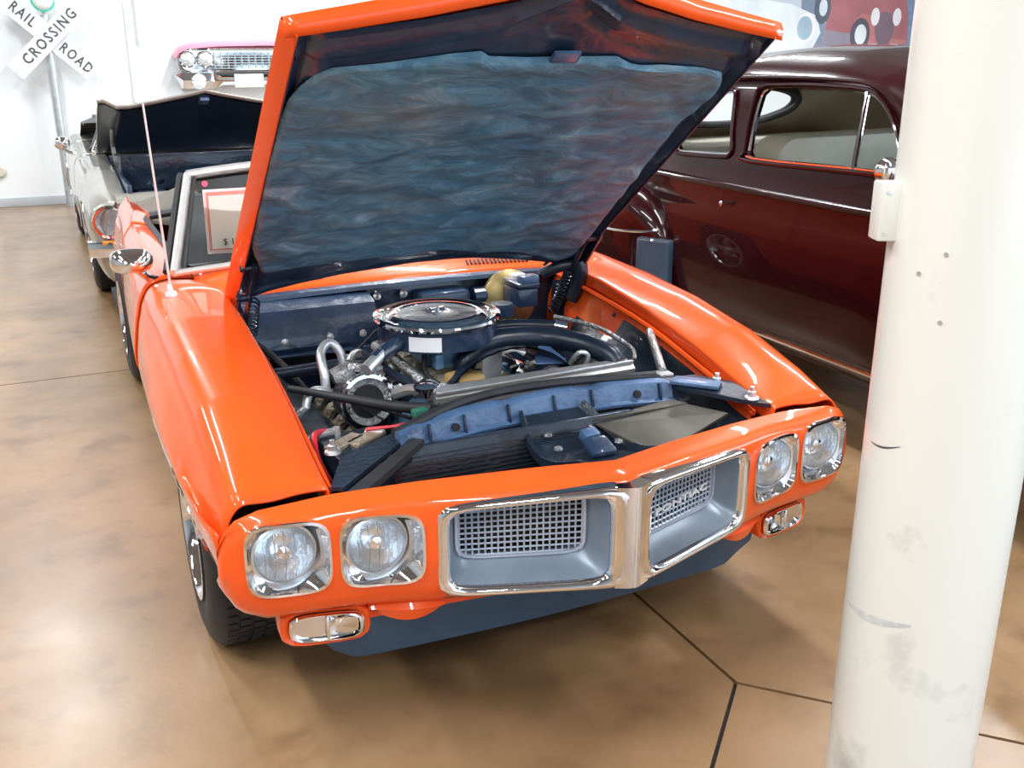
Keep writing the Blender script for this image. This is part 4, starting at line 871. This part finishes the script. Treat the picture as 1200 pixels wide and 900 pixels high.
for s in (-1, 1):
    for nm, Wd in (('quarter_window_frame', QW), ('door_window_frame', DW)):
        cyy = sum(p[0] for p in Wd)/len(Wd); czz = sum(p[1] for p in Wd)/len(Wd); pts = catmull([(0, y, z) for y, z in Wd+[Wd[0]]], 3)
        f_ = MB().tube([(cx_at(p.z, s)-s*.006, cyy+(p.y-cyy)*.985, czz+(p.z-czz)*.97) for p in pts], .007, 6).build(nm, M['chrome'], cp_)
        g_ = MB().add([(cx_at(z, s)-s*.022, y, z) for y, z in Wd], [tuple(range(len(Wd)))]).build('window_glass', M['glass'], f_, flat=True)
        if s == -1: MB().tube([(cx_at(p.z, s)+s*.010, cyy+(p.y-cyy)*1.035, czz+(p.z-czz)*1.06) for p in pts], .009, 6).build('window_surround', M['maroon'], cp_)
    MB().tube([(cx_at(1.195, s)-s*.004, 1.44, 1.195), (cx_at(1.50, s)-s*.004, 1.475, 1.508)], .011, 8).build('vent_divider', M['chrome'], cp_)
    MB().tube([(CX+s*.80, 2.85, 1.47), (CX+s*.79, 2.6, 1.53), (CX+s*.785, 2.2, 1.555), (CX+s*.785, 1.7, 1.555), (CX+s*.80, 1.42, 1.53), (CX+s*.84, 1.2, 1.40), (CX+s*.87, 1.08, 1.24)], .011, 8, 5).build('drip_rail', M['maroon'], cp_)
    MB().tube([(CX+s*.84, 1.16, 1.40), (CX+s*.875, 1.04, 1.24), (CX+s*.88, 1.0, 1.16)], .014, 8, 4).build('pillar_moulding', M['maroon'], cp_)
    MB().tube([(CX+s*(ca(y)-.012), y, 1.035) for y in (.8, 1.2, 1.8, 2.4, 2.9, 3.3)], .016, 8, 3).build('belt_moulding', M['maroon'], cp_)
    MB().box((CX+s*.862, 1.9, .345), (.02, 1.9, .022), (0, 0, 0), .006).build('sill_strip', M['chrome'], cp_)
    b = MB(); b.tube([(CX+s*.873, 1.9, .372), (CX+s*.872, 1.0, .372)], .006, 6).build('sill_bead', M['maroon'], cp_)
    b = MB()
    for y0 in (2.30, 1.02): b.tube([(CX+s*itp(z, [.35, .45, .62, .78, .92, 1.0], [.868, .892, .912, .917, .909, .898]), y0, z) for z in (.36, .45, .62, .78, .92, 1.0, 1.02)], .0035, 4)
    b.build('door_seam', M['dark'], cp_)
    b = MB(); x0 = CX+s*.908; b.cyl((x0, 2.235, .955), (x0+s*.03, 2.235, .955), .007); b.lathe([(.006, 0), (.014, .006), (.014, .014), (.001, .02)], (x0+s*.025, 2.235, .955), (s, 0, 0), 14); b.build('door_handle', M['chrome'], cp_)
    # rear fender bulge
    FYs = [2.70, 2.71, 2.74, 2.79, 2.86, 2.95, 3.08, 3.25, 3.5, 3.8, 4.1, 4.4, 4.65, 4.75]
    zt = [.56, .64, .74, .81, .87, .92, .955, .975, .975, .94, .87, .74, .58, .5]; bu = [.01, .035, .065, .09, .11, .125, .14, .15, .155, .155, .15, .14, .12, .05]
    lo = []
    for y, a, q in zip(FYs, zt, bu):
        bx = ca(min(y, 4.0))-.01; 
        P = [(bx-.04, a+.01), (bx+q*.35, a-.006), (bx+q*.75, a-.05), (bx+q*.95, a-.12 if a > .6 else a-.06), (bx+q, .50+.1*(a-.56)), (bx+q*.98, .40), (bx+q*.8, .29), (bx-.05, .28)]
        P = catmull([(p[0], 0, p[1]) for p in P], 3); lo.append([(CX+s*p.x, y, p.z) for p in P])
    b = MB().loft(lo, False, True, False); b.build('rear_fender', M['maroon'], cp_, ang=60)
    MB().tube([(CX+s*(.905+q), y+.004, .742-.01*k) for k, (y, q) in enumerate([(2.765, .055), (2.80, .080), (2.87, .108), (2.97, .125), (3.1, .14), (3.4, .15)])], .008, 6, 3).build('fender_trim', M['chrome'], cp_)
    lo = []
    for y, q in ((2.688, .0), (2.695, .035), (2.725, .070), (2.775, .095), (2.83, .112), (2.86, .118)):
        x = .90+q; lo.append([(CX+s*(x+.012), y-.004, z) for z in (.34, .45, .58, .68-.0*q)]+[(CX+s*(x-.01), y+.004, .69)])
    MB().loft(lo, False).build('gravel_shield', mottled('blue_grey_rubber', (.03, .055, .09), (.045, .08, .12), 8, .4), cp_).modifiers.new('t', 'SOLIDIFY').thickness = .01
    MB().tube([(CX+s*(.912+q), y-.006, .69) for y, q in ((2.688, .0), (2.725, .070), (2.775, .095), (2.86, .118))], .006, 6).build('shield_edge', M['chrome'], cp_)
    # front fender
    lo = []
    for i in range(30):
        y = -1.75+2.75*i/29; t = (y+1.75)/2.75; a = itp(y, [-1.75, -1.6, -1.2, -.6, 0, .5, .85, 1.0], [.60, .78, .92, .97, .98, .97, .95, .93]); q = itp(y, [-1.75, -1.5, -.8, .1, .6, 1.0], [.0, .12, .17, .15, .08, .0])
        bot = .28
        if abs(y-.05) < .46: bot = .34+sqrt(max(0, .46**2-(y-.05)**2))*.8
        bx = .80; P = [(.45, a-.03), (bx-.06, a), (bx+.04+q*.5, a-.03), (bx+.09+q*.8, a-.12), (bx+.10+q, max(a-.26, bot)), (bx+.10+q, max(.5, bot)), (bx+.09+q, max(.36, bot)), (bx+.04+q*.6, bot)]
        P = catmull([(p[0], 0, p[1]) for p in P], 3); lo.append([(CX+s*p.x, y, p.z) for p in P])
    MB().loft(lo, False, True, True).build('front_fender', M['maroon'], cp_, ang=60)
    hl = MB().lathe([(.10, 0), (.11, -.02), (.10, -.04), (.09, -.03)], (CX+s*.78, -1.62, .80), (0, 1, 0), 28).build('headlamp_rim', M['chrome'], cp_)
    MB().lathe([(.09, -.03), (.05, -.045), (.001, -.05)], (CX+s*.78, -1.62, .80), (0, 1, 0), 28).build('headlamp_lens', M['reflector'], hl)
    wheel((CX+s*.80, .05, .36), s, cp_, .36, .17, .20, ww=True); wheel((CX+s*.78, 3.45, .36), s, cp_, .36, .17, .20, ww=True)
# windscreen and rear glass
MB().quad((CX-.70, .90, 1.18), (CX+.70, .90, 1.18), (CX+.66, 1.22, 1.51), (CX-.66, 1.22, 1.51)).build('windscreen', M['glass'], cp_)
b = MB(); lp_ = []
for x, z in sel2(.475, .118, 2.3, 48, (CX, 1.345)):
    # y where the rear slope has this height
    y = itp(-z*(1), [-1.575, -1.27], [3.2, 3.5])-.05*((x-CX)/.47)**2; lp_.append((x, y+.008, z))
b.tube(lp_+[lp_[0]], .020, 8); b.tube([(x, y-.045, z) for x, y, z in lp_+[lp_[0]]], .020, 8); b.build('rear_window_rubber', M['rubber'], cp_)
b = MB(); b.loft([[(x, 1.26+.05*sin(pi*(x-CX+.8)/1.6)*0, 1.53+.02), (x, 1.40, 1.60)] for x in (CX-.6, CX+.6)], False)
for nm, y, zt_, zb_, wid in (('front_seat', 2.12, 1.275, .55, 1.42), ('rear_seat', 2.98, 1.16, .55, 1.50)):
    P = rrect(-wid/2, wid/2, zb_, zt_, .14, 6); lo = []
    for dy, k in ((-.12, .93), (-.105, .98), (-.04, 1.0), (.04, 1.0), (.10, .98), (.12, .92)): lo.append([(CX+x*k, y+dy+.18*(z-zb_), zb_+(z-zb_)*k) for x, z in P])
    MB().loft(lo, True, True, True).build(nm, M['cream'], cp_, ang=50)
for s in (-1, 1): MB().box((CX+s*.855, 1.95, .85), (.02, 1.9, .56), (0, R(-s*2), 0), .005).build('door_card', M['cream'], cp_)
MB().box((CX, 3.30, 1.14), (1.5, .5, .02)).build('parcel_shelf', M['cream'], cp_)
MB().box((CX, 1.9, .32), (1.66, 3.6, .04)).build('floor_pan', M['dark'], cp_)
MB().box((CX, .98, 1.10), (1.5, .30, .14), bev=.04).build('dashboard', M['maroon'], cp_)
b = MB(); b.tube([(CX+.42+.19*cos(2*pi*k/28), 1.45-.08*sin(2*pi*k/28), 1.12+.17*sin(2*pi*k/28)) for k in range(29)], .012, 8); b.cyl((CX+.42, 1.45, 1.12), (CX+.42, 1.1, 1.0), .02); b.tube([(CX+.24, 1.45, 1.12), (CX+.60, 1.45, 1.12)], .01); b.build('steering_wheel', M['interior'], cp_)
b = MB(); b.loft([[(CX+x, -1.62+.0*i, z) for x, z in sel(.42, .05, 6, 24, (0, .42+.07*i))] for i in (0,)]+[[(CX+x, -1.72, z) for x, z in sel(.42, .05, 6, 24, (0, .42))]], True, True, True)
for i in range(7): b.box((CX, -1.66-.01*i, .42+.06*i), (.9-.07*i, .05, .03), bev=.01)
b.build('front_grille', M['chrome'], cp_); MB().box((CX, -1.86, .46), (1.7, .09, .16), bev=.035).build('front_bumper', M['chrome'], cp_); MB().box((CX, 4.88, .46), (1.6, .09, .16), bev=.035).build('rear_bumper', M['chrome'], cp_)
MR = Vector((1.88, 1.13, 1.225)); b = MB().lathe([(.004, -.033), (.033, -.030), (.048, -.016), (.055, .0), (.053, .006), (.048, .006)], MR, (.35, .94, 0), 28); b.tube([MR+Vector((.01, 0, -.045)), MR+Vector((.03, 0, -.09)), MR+Vector((.08, 0, -.12))], .010, 8, 4)
b.box(MR+Vector((.02, 0, -.055)), (.05, .03, .03), (0, 0, .3), .006); b.build('side_mirror', M['chrome'], cp_)

# ================================================================== silver car with raised hood
sv = thing('muscle_car', 'champagne silver vintage car with raised black-lined hood far left behind the orange car', 'car', (0, 7.2, 0))
def sprof(y, s):
    zt = itp(y, [5.1, 5.3, 6.0, 6.8, 7.6, 8.6, 9.3, 9.6], [.76, .80, .875, .91, .92, .96, .90, .82]); xo = itp(y, [5.1, 5.16, 5.3, 6.0, 8.6, 9.6], [.80, .86, .89, .91, .905, .82])
    P = [(.64, zt-.03), (.66, zt-.005), (.74, zt), (.82*xo/.91, zt-.01), (.875*xo/.91, zt-.05), (xo*.985, zt-.14), (xo, .58), (xo-.004, .46), (xo-.03, .32), (xo-.08, .22)]
    out = []
    for p in catmull([(a, 0, z) for a, z in P], 3):
        z = p.z
        for yc in (6.05, 8.75):
            if abs(y-yc) < .38: z = max(z, min(.30+sqrt(.38**2-(y-yc)**2), .67)) if z < .67 else z
        out.append((s*p.x, y, z))
    return out
for s in (-1, 1):
    yy = sorted(set([5.1, 5.13, 5.16, 5.2]+[5.3+.1*i for i in range(44)]+[6.05+.38*k/8 for k in range(-8, 9)]+[8.75+.38*k/8 for k in range(-8, 9)])); yy = [y for y in yy if y <= 9.6]
    for nm, a, c in (('front_fender', 5.1, 6.90), ('door', 6.90, 8.0), ('quarter_panel', 8.0, 9.61)):
        g_ = [y for y in yy if a <= y <= c]; g_ = g_ if g_[0] == a else [a+.003]+g_; MB().loft([sprof(y, s) for y in g_], False).build(nm, M['silver'], sv, ang=50).modifiers.new('t', 'SOLIDIFY').thickness = .005
    for yc in (6.05, 8.75):
        wheel((s*.78, yc, .33), s, sv, .33, .19, .19)
        MB().tube([(s*.905, yc+.38*k/20, min(.30+sqrt(max(0, .38**2-(.38*k/20)**2)), .67)) for k in range(-19, 20)], .008, 5).build('wheel_opening_trim', M['chrome'], sv)
    hl = MB().lathe([(.100, 0), (.108, -.02), (.103, -.035), (.088, -.030), (.084, -.012)], (s*.775, 5.115, .632), (0, 1, 0), 32).build('headlamp_rim', M['chrome'], sv)
    MB().lathe([(.086, -.012), (.06, -.028), (.03, -.036), (.001, -.038)], (s*.775, 5.115, .632), (0, 1, 0), 28, 0, False).build('lens', M['lens'], hl)
    MB().lathe([(.086, -.008), (.07, .02), (.04, .05), (.001, .06)], (s*.775, 5.115, .632), (0, 1, 0), 28, 0, False).build('reflector', M['lampface'], hl)
    MB().lathe([(.12, .02), (.122, -.005), (.108, -.010)], (s*.775, 5.115, .632), (0, 1, 0), 32).build('headlamp_bucket', M['silver'], sv)
    MB().box((s*.80, 5.09, .50), (.07, .03, .03), bev=.008).build('marker_lamp', M['amber'], sv)
    b = MB(); m0 = Vector((s*.955, 6.95, 1.0)); b.loft([[m0+Vector((x*k, y, z*k)) for x, z in sel(.06, .05, 2.4, 24)] for y, k in ((.03, 1), (0, 1), (-.04, .75), (-.06, .2))], True, True, True); b.tube([m0+Vector((0, 0, -.04)), m0+Vector((-s*.04, .02, -.07)), m0+Vector((-s*.09, .03, -.09))], .012, 8, 3); b.build('side_mirror', M['chrome'], sv)
# front clip between the lamps
b = MB(); b.loft([[(x, 5.13, .70), (x, 5.06, .71), (x, 5.045, .755), (x, 5.08, .785), (x, 5.20, .80)] for x in (-.72, -.4, 0, .4, .72)], False).build('header_panel', M['silver'], sv)
b = MB(); b.box((0, 5.11, .63), (1.32, .02, .16)); b.build('grille', M['dark'], sv)
b = MB()
for i in range(7): b.box((0, 5.09, .57+.02*i), (1.30, .012, .005))
b.build('grille_bars', M['satin'], sv)
b = MB(); b.loft([[(x, 5.04+.09*(abs(x)/.9)**4+dy, .455+dz) for dy, dz in ((.03, -.055), (-.02, -.05), (-.035, 0), (-.02, .05), (.03, .055))] for x in [-.92+.115*i for i in range(17)]], True, True, True).build('front_bumper', M['chrome'], sv)
MB().box((0, 5.15, .34), (1.6, .1, .16), bev=.03).build('front_valance', M['silver'], sv)
# bay and hood
MB().box((0, 6.0, .45), (1.28, 1.5, .30)).build('engine_block', M['bayblack'], sv)
for s in (-1, 1): MB().box((s*.62, 5.98, .72), (.03, 1.6, .26), bev=.008).build('inner_fender', M['bayblack'], sv)
MB().box((0, 5.28, .72), (1.26, .06, .12), bev=.015).build('radiator_support', M['bayblack'], sv)
MB().box((0, 6.82, .76), (1.26, .04, .28), bev=.01).build('firewall', M['bayblack'], sv)
a2 = MB().lathe([(.19, 0), (.19, .06), (.17, .075), (.02, .085)], (0, 6.15, .78), (0, 0, 1), 32, 0, True, True).build('air_cleaner', M['bayblack'], sv)
MB().tube([(-.35, 5.5, .72), (-.4, 5.9, .76), (-.3, 6.4, .74)], .03, 10, 5).build('radiator_hose', M['hose'], sv)
MB().box((-.45, 5.5, .66), (.2, .26, .2), bev=.02).build('battery', M['bayblack'], sv)
sO = Vector((0, 6.80, .955)); sV = Vector((0, 5.78-6.80, 1.335-.955)).normalized(); sL = (Vector((0, 5.78, 1.335))-sO).length; sW = Vector((0, sV.z, -sV.y))
def SH(u, v, w_): return sO+Vector((u, 0, 0))+sV*v+sW*w_
nu3 = 36
def sh_front(u): return sL*(1+.035*(1-abs(u)/.72))
def sh_w(u): return itp(abs(u), [0, .12, .34, .52, .60, .69, .72], [.085, .060, .020, -.008, -.008, .045, .040])
us3 = [-.72+1.44*i/nu3 for i in range(nu3+1)]
b = MB().loft([[SH(u, sh_front(u)*t, sh_w(u)*t) for u in us3] for t in (0, .25, .5, .75, 1)], False)
b.loft([[SH(u, sh_front(u), sh_w(u)) for u in us3], [SH(u, sh_front(u)+.008, sh_w(u)-.012) for u in us3], [SH(u, sh_front(u)-.004, sh_w(u)-.028) for u in us3]], False)
for s in (-1, 1): b.loft([[SH(s*.72, sL*t, .040*t) for t in (0, .5, 1)], [SH(s*.722, sL*t, .040*t-.05) for t in (0, .5, 1)]], False)
sh = b.build('hood', M['silver'], sv, ang=50); sh.modifiers.new('t', 'SOLIDIFY').thickness = .004
b = MB().loft([[SH(u*.99, sh_front(u)*t*.985, sh_w(u)*t-.035) for u in us3] for t in (.01, .3, .6, .88, .93, 1)], False).build('hood_liner', M['black'], sh)
MB().box(SH(0, sL*.95, .03), (.07, .10, .03), frame((0, 0, 0), (1, 0, 0), sV).to_3x3(), .01).build('hood_latch', M['supblue'], sh)
for s in (-1, 1): MB().tube([(s*.60, 6.45, .85), (s*.61, 6.5, 1.0), SH(s*.62, .62, -.02)], .016, 8, 3).tube([(s*.60, 6.35, .80), (s*.60, 6.3, .95)], .026, 8).build('hood_hinge', M['cast'], sv)
# cabin
MB().loft([[(x, 6.86, .93), (x, 7.0, .95), (x, 7.1, .93)] for x in (-.72, 0, .72)], False).build('cowl', M['silver'], sv)
b = MB().quad((-.70, 6.98, .94), (.70, 6.98, .94), (.56, 7.42, 1.15), (-.56, 7.42, 1.15)); b.build('windshield_glass', M['glass'], sv)
b = MB().tube([(-.73, 6.98, .92), (-.58, 7.43, 1.16), (.58, 7.43, 1.16), (.73, 6.98, .92)], .018, 8).tube([(-.7, 6.98, .94), (.7, 6.98, .94)], .012, 8); b.build('windshield_frame', M['chrome'], sv)
b = MB(); b.loft([[(-.76, y, z0), (-.60*k-.02, y, z1-.04), (-.50*k, y, z1), (0, y, z1+.03), (.50*k, y, z1), (.60*k+.02, y, z1-.04), (.76, y, z0)] for y, z0, z1, k in ((7.40, 1.12, 1.16, 1.0), (7.45, 1.1, 1.17, 1), (7.9, 1.1, 1.18, 1), (8.25, 1.0, 1.17, 1), (8.5, .94, 1.13, 1), (8.95, .93, .99, 1.05), (9.0, .92, .95, 1.05))], False).build('roof', M['interior'], sv, ang=50)
for s in (-1, 1): MB().tube([(s*.74, 7.02, .93), (s*.61, 7.46, 1.14), (s*.63, 8.2, 1.13)], .02, 8).build('door_window_frame', M['interior'], sv)
b = MB(); b.loft([[(x, 8.95, .95), (x, 9.3, .93), (x, 9.6, .84), (x, 9.63, .6), (x, 9.6, .35)] for x in (-.70, 0, .70)], False).build('trunk_lid', M['silver'], sv)
MB().box((0, 7.8, .55), (1.5, 1.6, .5), bev=.05).build('cabin_floor', M['interior'], sv)
MB().box((-.42, 6.85, .975), (.36, .04, .03), (.3, 0, 0)).build('wiper_cowl', M['satin'], sv)

# ================================================================== wall pieces
cs = thing('crossing_sign', 'white crossed railroad crossing sign boards on a grey post against the white wall', 'sign', (-.87, 10.75, 0))
MB().cyl((-.87, 10.80, .0), (-.87, 10.80, 2.07), .05, n=20).build('post', mottled('galvanised_post', (.50, .55, .58), (.62, .66, .68), 12, .35, .6), cs)
cc = Vector((-.85, 10.72, 1.845))
for nm, ang_, dy, txts in (('board', -43.5, .02, (('RAIL', -.33), ('ROAD', .33))), ('board', 43.5, 0, (('CROSSING', 0),))):
    d = Vector((cos(R(ang_)), 0, sin(R(ang_)))); upv = Vector((-sin(R(ang_)), 0, cos(R(ang_)))); mt = frame(cc+Vector((0, dy, 0)), d, upv)
    bo = MB().prism([mt @ Vector((x, y, 0)) for x, y in rrect(-.54, .54, -.105, .105, .012, 2)], (0, .012, 0)).build(nm, mottled('sign_white', (.66, .68, .70), (.74, .75, .76), 8, .35), cs)
    for tx, off in txts: text_mb(tx, .155, mt @ Matrix.Translation((off, 0, .002)), .0015, xs=.86 if tx == 'CROSSING' else .76, off=.0025, gap=1.28).build('lettering', M['signblack'], bo)
    for e in (-.5, .5): MB().box(cc+Vector((0, dy-.003, 0))+d*e*1.03, (.022, .004, .022), (0, R(45), 0)).build('reflector_stud', M['satin'], bo)
sl = thing('globe_lamp', 'white globe lamp with teal rim above the railroad crossing sign', 'lamp', (-.87, 10.78, 2.12))
MB().lathe([(.10, .02), (.125, 0), (.125, -.03), (.105, -.04)], (-.87, 10.72, 2.22), (0, 1, 0), 32).build('rim', M['teal'], sl)
MB().lathe([(.105, -.03), (.08, -.06), (.04, -.08), (.001, -.085)], (-.87, 10.72, 2.22), (0, 1, 0), 28).build('globe', mat('milk_glass', (.9, .93, .92), .25, 0, .5), sl)
MB().cyl((-.87, 10.79, 2.085), (-.87, 10.76, 2.2), .03).build('bracket', M['satin'], sl)
wd_ = thing('wall_disc', 'small round white disc low on the back wall at far left', 'disc', (-1.56, 10.98, .34))
MB().lathe([(.001, -.03), (.05, -.028), (.065, -.015), (.067, 0)], (-1.56, 10.98, .40), (0, 1, 0), 28).build('disc', M['cream'], wd_)
# car front mounted on the wall
pk = thing('car_front_wall_display', 'pink and chrome front end of a vintage car hung on the white wall', 'wall display', (1.45, 10.98, 1.28))
XM = 1.45
def sym(fn):
    for s in (-1, 1): fn(s)
b = MB(); b.loft([[(XM+x, 10.98, z+.01), (XM+x, 10.80, z+.02), (XM+x, 10.70, z-.02), (XM+x, 10.68, z-.045), (XM+x, 10.98, z-.05)] for x, z in [(-1.0, 1.66), (-.96, 1.72), (-.85, 1.765), (-.5, 1.79), (0, 1.80), (.5, 1.79), (.85, 1.765), (.96, 1.72), (1.0, 1.66)]], True, True, True).build('hood_lip', M['pink'], pk, ang=60)
b = MB(); b.loft([[(XM+x, 10.98, z) for x, z in rrect(-.98, .98, 1.44, 1.74, .10)], [(XM+x, 10.74, z) for x, z in rrect(-.98, .98, 1.44, 1.74, .10)], [(XM+x, 10.72, z) for x, z in rrect(-.96, .96, 1.46, 1.72, .09)], [(XM+x, 10.80, z) for x, z in rrect(-.94, .94, 1.48, 1.70, .08)]], True, False, True).build('grille_surround', M['chrome'], pk)
b = MB()
for i in range(7): b.box((XM, 10.76, 1.50+.03*i), (1.16, .02, .007))
for i in range(15): b.box((XM-.56+.08*i, 10.77, 1.59), (.006, .02, .19))
b.build('grille_bars', mottled('mint_silver', (.5, .62, .60), (.6, .70, .68), 10, .3, .7), pk)
for s in (-1, 1):
    for dx in (.87, .665):
        hl = MB().lathe([(.085, .03), (.095, 0), (.09, -.02), (.08, -.015)], (XM+s*dx, 10.73, 1.60), (0, 1, 0), 28).build('headlamp_rim', M['chrome'], pk)
        MB().lathe([(.082, -.01), (.05, -.03), (.001, -.038)], (XM+s*dx, 10.73, 1.60), (0, 1, 0), 24).build('headlamp_lens', mottled('lamp_face', (.70, .76, .80), (.85, .88, .9), 20, .2, .5), hl)
    hl = MB().lathe([(.08, .03), (.092, 0), (.085, -.02), (.075, -.012)], (XM+s*.77, 10.68, 1.36), (0, 1, 0), 28).build('fog_lamp_rim', M['chrome'], pk)
    MB().lathe([(.078, -.01), (.05, -.03), (.001, -.038)], (XM+s*.77, 10.68, 1.36), (0, 1, 0), 24).build('fog_lamp_lens', M['white'], hl)
b = MB(); b.loft([[(XM+x, 10.98, z0), (XM+x, 10.72, z0+.01), (XM+x, 10.66, (z0+z1)/2), (XM+x, 10.72, z1-.01), (XM+x, 10.98, z1)] for x, z0, z1 in [(-1.02, 1.40, 1.44), (-.95, 1.27, 1.47), (-.6, 1.26, 1.46), (-.5, 1.30, 1.42), (0, 1.30, 1.42), (.5, 1.30, 1.42), (.6, 1.26, 1.46), (.95, 1.27, 1.47), (1.02, 1.40, 1.44)]], True, True, True).build('bumper', M['chrome'], pk, ang=40)
MB().box((XM-.20, 10.65, 1.36), (.34, .01, .15), bev=.003).build('plate', M['white'], pk)
# mural
mu = thing('wall_mural', 'large faded print of old cars on the back wall above the maroon coupe', 'mural', (10.3, 10.98, 1.6))
MB().box((10.3, 10.985, 2.55), (6.4, .02, 1.9)).build('backing', mottled('mural_backdrop', (.52, .60, .70), (.70, .76, .82), 1.2, .6), mu)
def flat(nm, pts, col, dep=1, c2=None):
    return MB().prism([(x, 10.974-.0015*dep, z) for x, z in pts], (0, -.0015, 0)).build(nm, mottled('mural_'+nm, col, c2 or tuple(min(1, q*1.25) for q in col), 2, .6), mu)
def circ(x, z, r, k=20, sy=1): return [(x+r*cos(2*pi*i/k), z+sy*r*sin(2*pi*i/k)) for i in range(k)]
flat('printed_asphalt', [(9.6, 1.61), (13.4, 1.61), (13.4, 2.05), (9.6, 2.1)], (.30, .28, .34))
flat('printed_dark_car', [(9.75, 1.75), (10.15, 1.8), (10.3, 2.9), (9.9, 2.9), (9.7, 2.45)], (.22, .28, .38), 2)
flat('printed_white_car', [(7.2, 1.61), (9.95, 1.66), (10.12, 1.95), (10.02, 2.2), (9.5, 2.36), (8.6, 2.45), (7.2, 2.48)], (.74, .80, .84), 3)
flat('printed_lamp_ring', circ(9.83, 2.02, .19, sy=1.15), (.88, .90, .92), 4); flat('printed_lamp', circ(9.80, 2.02, .15, sy=1.15), (.36, .50, .60), 5)
flat('printed_red_truck', [(10.22, 2.0), (10.22, 3.2), (11.6, 3.2), (11.9, 2.25), (11.95, 1.80), (11.3, 1.72), (10.7, 1.95)], (.40, .15, .17), 3)
flat('printed_red_fender', [(10.72, 1.80), (10.78, 2.15), (10.95, 2.25), (11.2, 2.2), (11.3, 1.9), (11.9, 1.85), (11.9, 1.70), (11.1, 1.66)], (.50, .20, .20), 4)
flat('printed_grille', circ(11.42, 2.02, .20, sy=1.3), (.20, .14, .18), 5)
for x in (11.2, 11.66): flat('printed_headlight', circ(x, 2.2, .09, sy=1.5), (.82, .85, .88), 6)
flat('printed_tyre', circ(10.92, 1.93, .20, sy=1.25), (.10, .10, .13), 6); flat('printed_wheel', circ(10.93, 1.93, .12, sy=1.3), (.72, .78, .80), 7)
flat('printed_rear_tyre', circ(10.12, 2.32, .16, sy=1.5), (.10, .12, .16), 6); flat('printed_rear_wheel', circ(10.13, 2.32, .08, sy=1.6), (.6, .68, .72), 7)
flat('printed_blue_shape', [(11.95, 1.7), (12.4, 1.7), (12.5, 3.0), (11.7, 3.0)], (.20, .28, .44), 2)
# a leaf-like scrap on the floor
lf = MB().prism([(.72, .68, .001), (.75, .70, .001), (.785, .695, .001), (.80, .675, .001), (.76, .665, .001)], (0, 0, .004)).build('scrap', mottled('brown_scrap', (.18, .09, .03), (.25, .13, .05), 30, .7))
tag(lf, 'tiny brown scrap lying on the concrete right of the orange car nose', 'debris')
